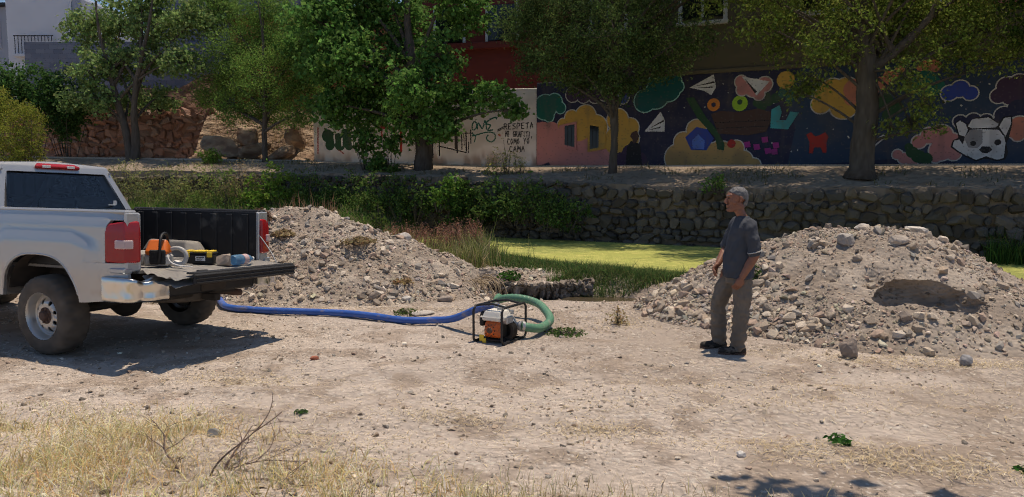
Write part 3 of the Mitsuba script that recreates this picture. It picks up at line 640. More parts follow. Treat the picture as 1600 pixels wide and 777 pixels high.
for fr, pane, c in (([(.9, 3.51), (1.55, 3.63), (1.56, 2.65), (.9, 2.77)], [(1.09, 3.5), (1.5, 3.56), (1.5, 2.72), (1.09, 2.83)], 'pink'), ([(1.97, 3.59), (2.62, 3.46), (2.63, 2.68), (1.98, 2.58)], [(2.03, 3.51), (2.4, 3.44), (2.4, 2.71), (2.03, 2.65)], 'ochre')):
    k = put('mural_wall__window', on_wall(prism(Polygon(pane), .004), MA, EM, NM, .034), 'dark_glass_m')
    painted(f'{k}__frame', on_wall(prism(Polygon(fr).difference(Polygon(pane).buffer(-.02)), .05), MA, EM, NM, 0), c)
    for t in (.33, .66):
        x = pane[0][0] + t * (pane[1][0] - pane[0][0])
        painted(f'{k}__bar', on_wall(cbox((x, 3.1, .045), (.018, .7, .012), .003), MA, EM, NM, 0), 'black')
tag('mural_wall', 'long shaded wall covered with a dark blue mural of clouds, paper planes and a bulldog head', 'wall')

put('graffiti_wall__body', wbox(GA, EG, NG, 0, LG - .003, 1.4, 4.85, 0, .3, .02), 'plaster_m')
put('graffiti_wall__base_strip', wbox(GA, EG, NG, .02, LG - .03, 1.45, 2.2, -.03, 0.0, .006), 'plaster_m')
LINES = [('l','red',0.05,[(0.21,3.61),(0.18,2.62)]),('l','red',0.1,[(3.74,4.51),(3.7,2.68)]),('l','red',0.1,[(2.9,3.57),(3.35,3.54)]),('l','red',0.06,[(2.92,3.78),(2.92,3.2)]),('l','red',0.05,[(1.04,3.63),(1.08,3.48)]),('l','red',0.04,[(1.07,2.76),(1.29,2.61)]),('l','red',0.04,[(2.66,3.7),(2.79,3.7)]),('l','red',0.08,[(4.11,4.58),(4.17,4.52)]),('d','black',0.03,[(4.15,3.18),(4.17,2.93)]),('d','black',0.03,[(4.46,3.18),(4.47,2.62)]),('d','black',0.07,[(4.96,3.28),(4.97,2.45)]),('d','black',0.04,[(5.24,3.33),(5.25,2.5)]),('d','black',0.03,[(5.46,3.28),(5.48,2.94)]),('d','black',0.08,[(5.88,3.38),(5.89,2.77)]),('d','black',0.05,[(5.94,3.43),(5.95,2.61)]),('d','black',0.04,[(6.12,3.32),(6.13,2.72)]),('d','black',0.03,[(6.2,3.26),(6.22,2.88)]),('d','black',0.05,[(6.29,3.37),(6.31,2.66)]),('d','black',0.04,[(6.47,3.43),(6.48,2.93)]),('d','black',0.03,[(6.38,2.99),(6.39,2.6)]),('d','black',0.04,[(4.82,2.95),(5.79,3.08)]),('d','black',0.04,[(5.19,2.86),(6.32,2.6)]),('d','black',0.03,[(5.43,3.3),(6.56,3.31)]),('d','black',0.03,[(3.97,3.13),(4.82,2.95)]),('t','teal',0.045,[(6.53,3.53),(6.65,3.7),(6.7,3.53),(6.59,3.42),(6.53,3.53)]),('t','teal',0.045,[(6.73,3.45),(6.79,3.64),(6.91,3.47),(7.0,3.69),(7.08,3.44)]),('t','teal',0.05,[(7.46,3.81),(7.2,3.77),(7.08,3.63),(7.23,3.58),(7.14,3.44),(7.31,3.41)]),('t','teal',0.045,[(6.53,3.21),(6.85,3.28),(7.2,3.33),(7.4,3.25),(7.4,3.08),(7.25,2.98),(7.08,3.09),(7.14,3.22)]),('t','teal',0.035,[(6.53,3.29),(6.67,3.2),(6.61,2.98)]),('m','red',0.06,[(7.55,3.23),(7.59,3.21)])]
for nm, col, key in (('l', 'red', 'red_line'), ('d', 'black', 'black_drip'), ('t', 'teal', 'teal_tag'), ('m', 'red', 'red_dot')):
    for j, (n_, c, w, pts) in enumerate([x for x in LINES if x[0] == nm]):
        pts = spline(np.column_stack([pts, np.zeros(len(pts))]), 24)[:, :2] if nm == 't' and len(pts) > 3 else pts
        painted(f'graffiti_wall__{key}', on_wall(prism(LineString(pts).buffer(w / 2, 3), .002 + .0002 * j), GA, EG, NG, .001), 'green' if nm == 't' else col)
blob = unary_union([Point(a, b).buffer(c, 8) for a, b, c in [(0.62, 3.29, 0.25), (0.81, 3.11, 0.25), (0.71, 2.94, 0.2), (1.08, 3.17, 0.22), (1.14, 2.93, 0.22), (1.41, 3.33, 0.22), (1.37, 3.05, 0.2), (1.53, 2.93, 0.2), (1.69, 3.16, 0.15)]])
holes = unary_union([Polygon([(1.19, 3.19), (1.27, 3.22), (1.26, 2.9), (1.19, 2.88)]), Polygon([(1.63, 3.19), (1.71, 3.2), (1.71, 2.93), (1.65, 2.9)]), Polygon([(.86, 3.3), (.93, 3.33), (.95, 3.0), (.9, 2.98)])])
painted('graffiti_wall__green_lettering', on_wall(prism(blob.difference(holes), .003), GA, EG, NG, .001), 'leaf')
# hand lettering in black strokes
GL = {'R': [[(0, 0), (0, 1), (.6, .9), (.5, .5), (0, .5)], [(.2, .5), (.65, 0)]], 'E': [[(.6, 1), (0, .95), (.02, 0), (.6, .03)], [(0, .5), (.45, .52)]], 'S': [[(.6, .95), (.1, .9), (.05, .6), (.55, .4), (.5, .05), (0, 0)]], 'P': [[(0, 0), (.02, 1), (.55, .95), (.5, .5), (0, .45)]],
      'T': [[(0, .95), (.7, 1)], [(.35, .98), (.33, 0)]], 'A': [[(0, 0), (.32, 1), (.65, 0)], [(.12, .4), (.52, .4)]], 'M': [[(0, 0), (.05, 1), (.35, .4), (.65, 1), (.7, 0)]], 'I': [[(.2, 0), (.22, 1)]], 'G': [[(.6, .9), (.2, 1), (0, .5), (.2, 0), (.6, .1), (.6, .45), (.35, .45)]],
      'F': [[(0, 0), (0, 1), (.6, 1)], [(0, .5), (.4, .52)]], 'C': [[(.6, .9), (.2, 1), (0, .5), (.2, 0), (.6, .1)]], 'O': [[(.3, 1), (0, .55), (.25, 0), (.6, .4), (.35, 1)]], 'Y': [[(0, 1), (.3, .5), (.6, 1)], [(.3, .5), (.28, 0)]], ',': [[(.2, .1), (.1, -.2)]], ' ': [], '=': [[(0, .2), (.9, .75)], [(.05, 0), (.95, .5)]]}
def hand(text, s, z, w, h, slope=0):
    out = []
    step = w / max(len(text), 1)
    for i, ch in enumerate(text):
        for st in GL[ch]:
            out.append(LineString([(s + i * step + x * step * 1.05, z + y * h + slope * i) for x, y in st]).buffer(.016, 2))
    return unary_union(out)
for txt, s, z, w, h, sl in (('=', 7.5, 3.36, .22, .2, 0), ('RESPETA', 7.75, 3.42, 1.12, .2, .004), ('MI GRAFITI,', 7.8, 3.17, 1.05, .19, -.004), ('COMO YO', 7.87, 2.88, .85, .2, .003), ('CAMA', 7.95, 2.62, .6, .19, .004)):
    painted('graffiti_wall__black_lettering', on_wall(prism(hand(txt, s, z, w, h, sl), .003), GA, EG, NG, .001), 'black')
tag('graffiti_wall', 'pale plaster wall with red lines, dripping black strokes, a teal tag and handwritten lettering', 'wall')

# the house above the mural
pm('olive_wall_m', proc(lambda p, n, uv: mix((0.115, 0.098, 0.062), (0.15, 0.125, 0.082), fbm(p.x * .8, p.y * .8, p.z * 1.2, 3))), 0.9)
pm('white_trim_m', (.62, .60, .56), .7)
D0 = .12
put('olive_house__wall', cat(wbox(MA, EM, NM, 1.2, LM + 9, 5.02, 6.55, D0, D0 + 6, .02), wbox(MA, EM, NM, 1.2, LM + 9, 6.56, 10.5, D0 + .06, D0 + 6, .02)), 'olive_wall_m')
put('olive_house__ledge', wbox(MA, EM, NM, 1.1, LM + 9.1, 4.98, 5.1, -.05, D0 + .1, .015), 'olive_wall_m')
painted('olive_house__string_course', wbox(MA, EM, NM, 11.2, LM + 9, 6.36, 6.48, D0 - .06, D0 + .1, .015), 'pink')
for s0, s1 in ((5.0, 6.55), (8.6, 10.35), (12.2, 13.8), (1.9, 3.3)):
    k = put('olive_house__window', wbox(MA, EM, NM, s0 + .1, s1 - .1, 6.75, 8.2, D0 + .02, D0 + .08, .005), 'dark_glass_m')
    put(f'{k}__frame', cat(wbox(MA, EM, NM, s0, s0 + .12, 6.63, 8.3, D0 - .03, D0 + .07, .01), wbox(MA, EM, NM, s1 - .12, s1, 6.63, 8.3, D0 - .03, D0 + .07, .01), wbox(MA, EM, NM, s0 + .12, s1 - .12, 8.18, 8.3, D0 - .03, D0 + .07, .01), wbox(MA, EM, NM, (s0 + s1) / 2 - .04, (s0 + s1) / 2 + .04, 6.76, 8.17, D0 - .02, D0 + .05, .01)), 'white_trim_m')
    put(f'{k}__sill', wbox(MA, EM, NM, s0 - .05, s1 + .05, 6.5, 6.63, D0 - .1, D0 + .09, .015), 'white_trim_m')
tag('olive_house', 'olive brown house front with white framed windows standing on the mural wall', 'house')

# the red house behind the tall leafy tree
pm('red_wall_m', proc(lambda p, n, uv: mix((0.20, 0.035, 0.025), (0.14, 0.03, 0.022), fbm(p.x, p.y, p.z, 3))), 0.85)
pm('ochre_wall_m', proc(lambda p, n, uv: mix((0.40, 0.17, 0.06), (0.32, 0.13, 0.05), fbm(p.x, p.y, p.z, 3))), 0.85)
put('red_house__wall', wbox(GA, EG, NG, 3.2, LG + 1.0, 4.8, 10.5, 1.4, 7, .02), 'red_wall_m')
put('red_house__beam', wbox(GA, EG, NG, 4.2, LG + .6, 6.5, 6.75, 1.2, 1.45, .02), 'red_wall_m')
for s0 in (4.6, 6.7):
    k = put('red_house__window', wbox(GA, EG, NG, s0, s0 + 1.1, 6.8, 8.1, 1.33, 1.42, .005), 'dark_glass_m')
    put(f'{k}__frame', cat(wbox(GA, EG, NG, s0 - .1, s0, 6.76, 8.2, 1.3, 1.44, .01), wbox(GA, EG, NG, s0 + 1.1, s0 + 1.2, 6.76, 8.2, 1.3, 1.44, .01)), 'white_trim_m')
tag('red_house', 'dark red house glimpsed behind the tall leafy tree above the graffiti wall', 'house')
put('ochre_house__wall', wbox(GA, EG, NG, -6.5, 2.6, 2.2, 8.6, 3.5, 9, .02), 'ochre_wall_m')
put('ochre_house__roof_slab', wbox(GA, EG, NG, -6.8, 2.9, 8.6, 8.8, 3.2, 9.3, .02), 'red_wall_m')
tag('ochre_house', 'ochre orange house wall glimpsed between the trees left of the graffiti wall', 'house')

# the old red stone wall on the left
r = np.random.default_rng(6)
RA, RB = np.array([-22.5, 33.6]), np.array([-12.4, 32.4])
ER = (RB - RA) / np.linalg.norm(RB - RA); NR = np.array([-ER[1], ER[0]]); LR = float(np.linalg.norm(RB - RA))
rough = [rock_mesh(r, 18, .95, .6) for _ in range(6)]
rc = [(.27, .145, .105), (.33, .18, .13), (.22, .125, .095), (.30, .2, .155), (.36, .22, .17), (.24, .165, .135)]
red_top = lambda s: float(np.interp(s, [0, 2, 5, 8, LR], [4.5, 4.75, 4.9, 5.5, 5.9]) + .2 * np.sin(s * 2.1))
lay_wall('red_stone_wall', .2, LR, lambda s: 2.35, lambda s: min(red_top(s), 4.6), lambda s: (*(RA + ER * s), math.atan2(ER[1], ER[0])), rc, rough, (.17, .32), (.22, .6), .16, r)
pm('red_mortar_m', proc(lambda p, n, uv: mix((.29, .165, .115), (.21, .125, .09), fbm(p.x * 2, p.y * 2, p.z * 2, 3))), .95, proc(lambda p, n, uv: fbm(p.x * 5, p.y * 5, p.z * 5, 4), 6e-3), .12)
ss = np.linspace(0, LR, 80)
X, Zg = np.meshgrid(ss, np.linspace(0, 1, 30), indexing='ij')
top = np.array([red_top(s) for s in ss])[:, None]
Dg = .02 + .22 * (f2(X, Zg * 3, 1.5, 3, 61) - .5) + .5 * np.clip(Zg * (top - 2.2) - 2.0, 0, 2) * .5
core = grid_mesh(RA[0] + ER[0] * X + NR[0] * Dg, RA[1] + ER[1] * X + NR[1] * Dg, 1.8 + (top - 1.8) * Zg)
Dt = np.linspace(0, 2.5, 12)[None]
X2 = np.repeat(ss[:, None], 12, 1)
cap_ = grid_mesh(RA[0] + ER[0] * X2 + NR[0] * (Dg[:, -1:] + Dt), RA[1] + ER[1] * X2 + NR[1] * (Dg[:, -1:] + Dt), top + 0 * Dt)
put('red_stone_wall__core', cat(core, cap_), 'red_mortar_m', True)
tag('red_stone_wall', 'old reddish rubble stone wall crumbling to bare earth at its right, behind the twin trunked tree', 'wall')

# the blue grey block wall above it and the white house
def block_fn(p, n, uv):
    u, w = p.x * .995 + p.y * -.1, p.z
    row = dr.floor(w / .2)
    fu, fw = u / .4 + .5 * (row - 2 * dr.floor(row / 2)), w / .2
    gap = smoothstep(.06, .03, dr.minimum(fw - dr.floor(fw), (fu - dr.floor(fu)) * 2))
    return mix(mix((.13, .15, .20), (.19, .21, .26), cell_rand(dr.floor(fu), row, 3)), (.09, .10, .13), gap)
pm('block_m', proc(block_fn), .9)
def lbox(x0, x1, y0, y1, z0, z1, ch=.02):
    return cbox(((x0 + x1) / 2, (y0 + y1) / 2, (z0 + z1) / 2), (x1 - x0, y1 - y0, z1 - z0), ch)
put('block_wall', lbox(-21.9, -11.5, 35.2, 35.6, 2.5, 7.75), 'block_m', label='tall blue grey block wall in shade above the red stone wall', category='wall')
put('block_wall__upper_storey', lbox(-16.2, -9.0, 35.25, 38, 7.76, 11.5), 'block_m')
pm('pale_wall_m', proc(lambda p, n, uv: mix((.62, .64, .68), (.54, .56, .61), fbm(p.x, p.y, p.z, 3))), .85)
pm('grey_wall_m', (.33, .36, .42), .85)
pm('iron_m', (.02, .02, .022), .5)
put('white_house__wall', lbox(-25.7, -22.4, 40, 46, 2, 11.0), 'pale_wall_m')
put('white_house__wing', lbox(-31, -25.72, 40.6, 46, 2, 10.4), 'grey_wall_m')
put('white_house__roof', lbox(-31.2, -25.6, 40.3, 46, 10.4, 10.56), 'iron_m')
k = put('white_house__window', lbox(-27.4, -26.5, 40.52, 40.62, 8.4, 9.7), 'dark_glass_m')
put(f'{k}__frame', cat(lbox(-27.5, -27.4, 40.48, 40.62, 8.3, 9.8), lbox(-26.5, -26.4, 40.48, 40.62, 8.3, 9.8)), 'pale_wall_m')
put('white_house__balcony_rail', cat(*[sweep([[x, 39.8, 7.9], [x, 39.8, 8.8]], .018, 5) for x in np.arange(-25.2, -23.2, .17)], sweep([[-25.25, 39.8, 8.8], [-23.25, 39.8, 8.8]], .025, 6)), 'iron_m')
put('white_house__balcony_slab', lbox(-25.3, -23.2, 39.7, 40.02, 7.76, 7.9), 'pale_wall_m')
put('white_house__side_panel', lbox(-22.38, -21.9, 40.1, 46, 2, 10.7), 'grey_wall_m')
tag('white_house', 'white house with a balcony rail high behind the trees in the upper left corner', 'house')

# rocky outcrop between the stone wall and the graffiti wall
X, Y = np.meshgrid(np.linspace(-12.6, -7.75, 90), np.linspace(29.2, 33.5, 60), indexing='ij')
Zr = 2.2 + (1.9 * sstep(30.2, 32.8, Y) + .9 * np.abs(f2(X, Y, 1.1, 4, 71) - .5) * 2 + .35 * f2(X, Y, 3, 3, 72)) * sstep(29.4, 30.6, Y)
pm('brown_rock_m', proc(lambda p, n, uv: mix((.20, .135, .095), (.37, .28, .2), smoothstep(.35, .7, fbm(p.x * 2.5, p.y * 2.5, p.z * 4, 4)))), .95, proc(lambda p, n, uv: fbm(p.x * 4, p.y * 4, p.z * 9, 4), 6e-3), .2)
put('rock_outcrop', grid_mesh(X, Y, Zr), 'brown_rock_m', 40, label='brown rocky slope with dry grass beside the end of the graffiti wall', category='rock outcrop')
for i, (x, y, z, s) in enumerate(((-11.2, 29.9, 2.9, (.9, .5, .45)), (-9.9, 29.9, 2.75, (.7, .4, .35)), (-8.5, 30.4, 3.3, (.6, .4, .5)), (-10.4, 30.5, 3.3, (.8, .5, .4)), (-8.9, 29.7, 2.6, (.8, .35, .25)))):
    m = rock_mesh(r, 26, .9, .4).subdivide()
    put('rock_outcrop__boulder', m, 'brown_rock_m', False, to=T().translate([x, y, z]).rotate([0, 0, 1], i * 37).rotate([0, 1, 0], 14 * (-1) ** i).scale(list(s)))
# ---------------------------------------------------------------- trees, each a trunk, branches and leaves
def tree(key, label, base, trunk, clumps, leaf, dens, col, seed, bark='bark_m', limb_r=.05, gaps=.44, spray=14, more_trunks=(), tip=None, group=None):
    q = np.random.default_rng(seed)
    base = np.asarray(base, float)
    parts = []
    for tr in (trunk, *more_trunks):
        p = spline(tr, 22)
        p[:, :2] += .03 * np.cumsum(q.normal(size=(22, 2)), 0) * .4
        m = sweep(base + p[:, :3], np.clip(p[:, 3], .012, None) * (1 + .05 * q.normal(size=22)), 12, wob=.05)
        parts.append((p, m))
    put(f'{key}__trunk', cat(*[m for _, m in parts]), bark, True)
    br, LP, LN = [], [], []
    for c in clumps:
        x, y, z, rr = c
        p = parts[int(q.integers(len(parts)))][0]
        i = int(np.argmin(np.abs(p[:, 2] - (z * .55 + .25 * q.random())) + .2 * np.hypot(p[:, 0] - x, p[:, 1] - y)))
        a, b = p[i, :3], np.array([x, y, z])
        mid = (a + b) / 2 + [0, 0, .12 * np.linalg.norm(b - a)] + q.normal(0, .12, 3)
        t = np.linspace(0, 1, 9)[:, None]
        curve = (1 - t) ** 2 * a + 2 * t * (1 - t) * mid + t * t * b
        br.append(sweep(base + curve, np.linspace(min(limb_r * (1 + rr * .4), p[i, 3] * .8 + .01), .014, 9), 6))
        ns = max(6, int(dens * rr * rr / spray))
        d = q.normal(size=(ns, 3))
        d /= np.linalg.norm(d, axis=1, keepdims=True)
        sp = b + d * rr * (q.random((ns, 1)) ** .45) * [1.0, 1.0, .88]
        sp = sp[meshkit.noise((base + sp) * 1.5, seed) > gaps - .1]
        for tq in sp[:: max(1, len(sp) // 16)][:16]:
            mm = (b + tq) / 2 + q.normal(0, .06, 3)
            br.append(sweep(base + np.array([b + (curve[-3] - b) * .6 * q.random(), mm, tq]), [.014, .009, .004], 4, cap=False))
        n = len(sp) * spray
        L0 = np.repeat(sp, spray, 0) + q.normal(0, 1, (n, 3)) * [.13, .13, .10]
        L0 = L0[meshkit.noise((base + L0) * 2.7, seed + 1) > gaps - .12]
        LP.append(base + L0)
        nn = q.normal(size=(len(L0), 3)) * .8 + [0, -.12, .30] + (L0 - b) / rr * .5
        LN.append(nn)
    put(f'{key}__branches', cat(*br), bark, True)
    P, N = np.vstack(LP), np.vstack(LN)
    n = len(P)
    s = q.lognormal(0, .22, n)
    v, f = leaf_mesh(P, N, leaf[0] * s, leaf[1] * s, q)
    colr = tint(col, n, q, .28, .07)
    put(f'{key}__crown', (v, f), 'leaf_m', False, color=np.repeat(colr, 4, 0))
    tag(key, label, 'tree', group)
    return n

N_ = 0
A_ = [(-2.21,1.68,5.17,1.09),(-0.92,1.56,5.39,1.2),(0.96,0.69,5.44,1.28),(2.41,0.01,5.08,1.02),(-1.48,-0.13,3.48,0.79),(-0.7,0.55,3.7,0.93),(0.63,0.47,3.8,1.04),(2.26,-0.53,3.76,0.89),(-1.05,-0.19,2.35,0.68),(-0.93,2.0,2.58,0.73),(0.78,1.02,2.6,0.71),(-2.18,0.36,2.41,0.58),(0.38,0.56,6.49,1.0),(2.99,1.1,6.08,0.9)]
B_ = [(-0.41,1.6,4.86,1.41),(-1.26,0.64,4.01,1.14),(1.05,0.58,4.0,1.13),(-2.16,1.5,5.77,1.0),(-2.04,1.38,3.2,1.05),(0.18,-0.29,2.99,1.32),(1.22,0.7,2.88,1.02),(-1.22,0.36,2.06,0.79),(-0.29,1.66,2.06,0.94),(1.42,-0.48,1.76,0.65),(-0.24,1.19,5.92,1.16),(-2.76,1.9,2.55,0.52)]
C_ = [(-3.39,0.14,5.03,1.32),(-2.36,1.48,5.51,1.38),(-0.95,1.05,4.99,1.36),(-2.4,-0.59,3.66,1.28),(-1.37,0.78,3.43,1.35),(0.2,-1.45,2.74,1.13),(1.36,-0.66,2.41,0.89),(2.42,-1.28,2.35,0.66),(3.08,-2.18,1.91,0.36),(-3.05,0.3,2.3,0.99),(-2.14,1.22,2.16,1.03),(-0.35,-0.49,1.81,0.96),(0.78,-1.3,1.44,0.66),(-1.32,0.74,6.2,1.2),(0.97,-0.64,6.0,1.1),(1.66,-0.04,5.2,0.87),(0.78,-1.09,3.78,0.84),(-3.48,0.38,3.59,0.88),(-4.46,1.7,4.67,0.93),(-2.59,0.62,6.3,1.1)]
D_ = [(-2.04,0.95,4.47,1.21),(-0.97,-0.33,4.41,1.14),(-0.17,-1.35,3.86,1.09),(1.02,0.41,4.18,1.08),(-1.53,-0.42,3.3,0.95),(-0.45,0.98,3.22,1.01),(0.38,-0.72,3.08,0.94),(1.56,0.16,3.39,0.78),(-2.43,0.88,3.3,0.7),(-0.08,1.01,5.82,1.62),(-1.07,0.56,2.78,0.56),(-0.08,-0.81,2.52,0.6),(2.12,-0.69,3.98,0.75),(-2.62,1.68,4.8,1.04),(1.07,-0.27,5.33,1.15),(-1.86,0.74,5.76,1.2)]
E_ = [(-2.67,0.55,4.07,0.72),(-1.64,1.08,3.67,0.73),(-1.25,-0.53,3.24,0.73),(-1.0,0.87,2.72,0.55),(-1.32,0.9,2.31,0.38),(-0.5,-0.22,3.76,0.82),(0.68,0.24,3.69,0.75),(0.42,-1.2,2.46,0.5),(1.01,-1.01,1.87,0.41),(1.22,-0.05,1.4,0.36),(0.41,-0.71,1.28,0.29),(1.73,-0.55,3.39,0.81),(2.31,-1.13,3.59,0.86),(3.2,-0.76,2.97,0.61),(0.28,0.96,5.3,1.56),(1.31,-0.3,4.99,1.47),(-1.55,1.48,5.27,1.25),(-3.46,0.8,4.94,0.86),(2.12,-0.77,2.59,0.41),(2.77,-0.77,4.87,1.27),(1.35,-1.16,1.25,0.28)]
N_ += tree('poplar_tree', 'airy broad leaved tree with a twin dark trunk in front of the red stone wall', (-14.2, 28.9, 2.22), [(0, 0, 0, .2), (-.15, .05, .8, .15), (-.45, .1, 2.2, .11), (-.9, .2, 4, .07), (-1.2, .3, 6, .03)], A_, (.125, .105), 2100, (.21, .30, .11), 101,
          more_trunks=([(.12, 0, 0, .19), (.2, 0, 1, .14), (.3, -.1, 2.4, .11), (.8, -.2, 4.2, .07), (1.2, -.2, 6.3, .03)],), gaps=.45)
N_ += tree('pepper_tree', 'small fine leaved bright green tree with a thin trunk before the rocky slope', (-9.0, 28.2, 2.2), [(0, 0, 0, .12), (-.02, 0, .9, .1), (.05, 0, 2.2, .08), (0, .1, 4, .05), (-.2, .2, 5.8, .02)], B_, (.085, .035), 4600, (.18, .29, .07), 102, spray=22, gaps=.36)
N_ += tree('poplar_tree', 'largest dense dark leafy tree in front of the graffiti wall, its branches hanging low', (-3.04, 26.19, 1.88), [(0, 0, 0, .37), (.02, 0, .35, .3), (0, 0, 1.4, .26), (-.2, .1, 3, .2), (-.4, .2, 5, .12), (-.5, .3, 7.5, .04)], C_, (.14, .125), 2000, (.13, .25, .065), 103, limb_r=.07, gaps=.46)
N_ += tree('ash_tree', 'dark fine leaved tree with a slim trunk before the painted windows', (3.02, 23.25, 1.84), [(0, 0, 0, .16), (.02, 0, .3, .13), (0, 0, 1.6, .115), (-.1, 0, 3, .09), (-.1, .1, 5.5, .03)], D_ + [(-1.0, -1.3, 6.2, 1.2), (.8, -1.7, 6.3, 1.2), (2.5, -1.9, 6.2, 1.2), (3.6, -.8, 5.9, 1.2), (1.8, -.2, 6.0, 1.1), (4.6, -1.4, 6.2, 1.2)], (.10, .042), 3300, (.10, .15, .05), 104, spray=18, gaps=.40)
N_ += tree('ash_tree', 'tall tree with the thickest trunk, before the mural right of the man', (8.99, 19.9, 1.68), [(0, 0, 0, .42), (0, 0, .25, .34), (.03, 0, 1.2, .29), (0, 0, 2.6, .25), (-.1, .1, 4, .2), (-.1, .2, 6.5, .06)], E_ + [(-1.2, -1.5, 5.6, 1.3), (.6, -2.0, 5.6, 1.3), (2.4, -2.1, 5.6, 1.3), (-2.6, -.6, 5.9, 1.4), (-3.4, -1.0, 5.8, 1.2), (3.9, -.8, 5.7, 1.2), (-.3, .4, 4.2, .9), (1.2, .5, 4.3, .9), (-2.2, .2, 4.5, .9), (2.2, .3, 4.3, 1.0)], (.095, .05), 2400, (.20, .26, .06), 105, limb_r=.035, gaps=.40,
          more_trunks=([(.05, 0, 2.7, .13), (.55, -.25, 3.15, .1), (1.1, -.5, 3.7, .085), (1.5, -.6, 4.5, .05)],))
# the row goes on outside the frame to the right, where its shade on the wall shows
E2 = [(-2.0,.3,3.9,1.2),(-.8,-.4,3.6,1.2),(.6,.3,3.8,1.3),(1.6,-.3,4.2,1.3),(0,.2,5.2,1.7),(-1.6,.6,5.3,1.3),(1.5,.7,5.6,1.3)]
x_, y_ = bank(9.6, 1.2)
N_ += tree('ash_tree', 'ash tree at the right end of the mural, only its crown edge showing', (float(x_), float(y_), 1.6), [(0, 0, 0, .3), (0, 0, 1.5, .24), (.1, 0, 3, .18), (0, .1, 5.5, .05)], E2 + [(-1.2, -2.4, 5.2, 1.4), (.8, -2.6, 5.2, 1.4)], (.11, .06), 2300, (.045, .075, .016), 106)
# the tree whose shade dapples the track at the bottom right stands outside the frame
N_ += tree('shade_tree', 'tree beside the photographer whose leaves dapple the track at the lower right', (4.6, 2.6, 0), [(0, 0, 0, .2), (-.1, 0, 1.6, .16), (-.5, .3, 3.2, .11), (-1.2, 1.0, 4.6, .05)],
          [(-1.75, 2.0, 4.5, .38), (-2.3, 2.2, 4.7, .3), (-2.75, 2.12, 4.8, .22), (-1.2, 1.75, 4.6, .4), (-.6, .9, 4.9, .8), (.4, .6, 5.0, 1.0), (-.3, -.6, 4.7, 1.0), (1.0, -.7, 4.6, 1.0)], (.15, .12), 620, (.04, .08, .02), 107, gaps=.47)
print('leaves', N_)

# ---------------------------------------------------------------- shrubs and bushes
def shrub(key, label, blobs, leaf, dens, col, seed, stems=7, stem_col='bark_m', up=.4, spray=10, category='shrub', group=None, gaps=.4):
    q = np.random.default_rng(seed)
    LP, LN, st = [], [], []
    for (x, y, z, rx, rz, z0) in blobs:
        c = np.array([x, y, z])
        ns = max(8, int(dens * rx * rz / spray))
        d = q.normal(size=(ns, 3))
        d /= np.linalg.norm(d, axis=1, keepdims=True)
        sp = c + d * [rx, rx * .8, rz] * (q.random((ns, 1)) ** .42)
        sp = sp[meshkit.noise(sp * 2.2, seed) > gaps - .1]
        for tq in sp[:stems]:
            b = np.array([x + (tq[0] - x) * .25, y + (tq[1] - y) * .25, z0])
            st.append(sweep(np.array([b, (b + tq) / 2 + q.normal(0, .05, 3), tq]), [.016, .011, .005], 4, cap=False))
        n = len(sp) * spray
        L0 = np.repeat(sp, spray, 0) + q.normal(0, .07, (n, 3))
        LP.append(L0)
        LN.append(q.normal(size=(n, 3)) * .8 + [0, -.1, up * .7] + (L0 - c) / rx * .4)
    put(f'{key}__stems', cat(*st), stem_col, True)
    P, N = np.vstack(LP), np.vstack(LN)
    s = q.lognormal(0, .25, len(P))
    v, f = leaf_mesh(P, N, leaf[0] * s, leaf[1] * s, q)
    put(f'{key}__leaves', (v, f), 'leaf_m', False, color=np.repeat(tint(col, len(P), q, .28, .09), 4, 0))
    tag(key, label, category, group)
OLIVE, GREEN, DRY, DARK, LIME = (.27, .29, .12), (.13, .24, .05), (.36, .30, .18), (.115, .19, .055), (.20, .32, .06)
def one(x, y, z, rr, f=1.1):
    return [(x, y, z, rr, rr * f, max(z - rr * 1.3, -.1)), (x + rr * .7, y + .1, z - rr * .45, rr * .7, rr * .7, z - rr * 1.3), (x - rr * .75, y - .1, z - rr * .4, rr * .7, rr * .75, z - rr * 1.3)]
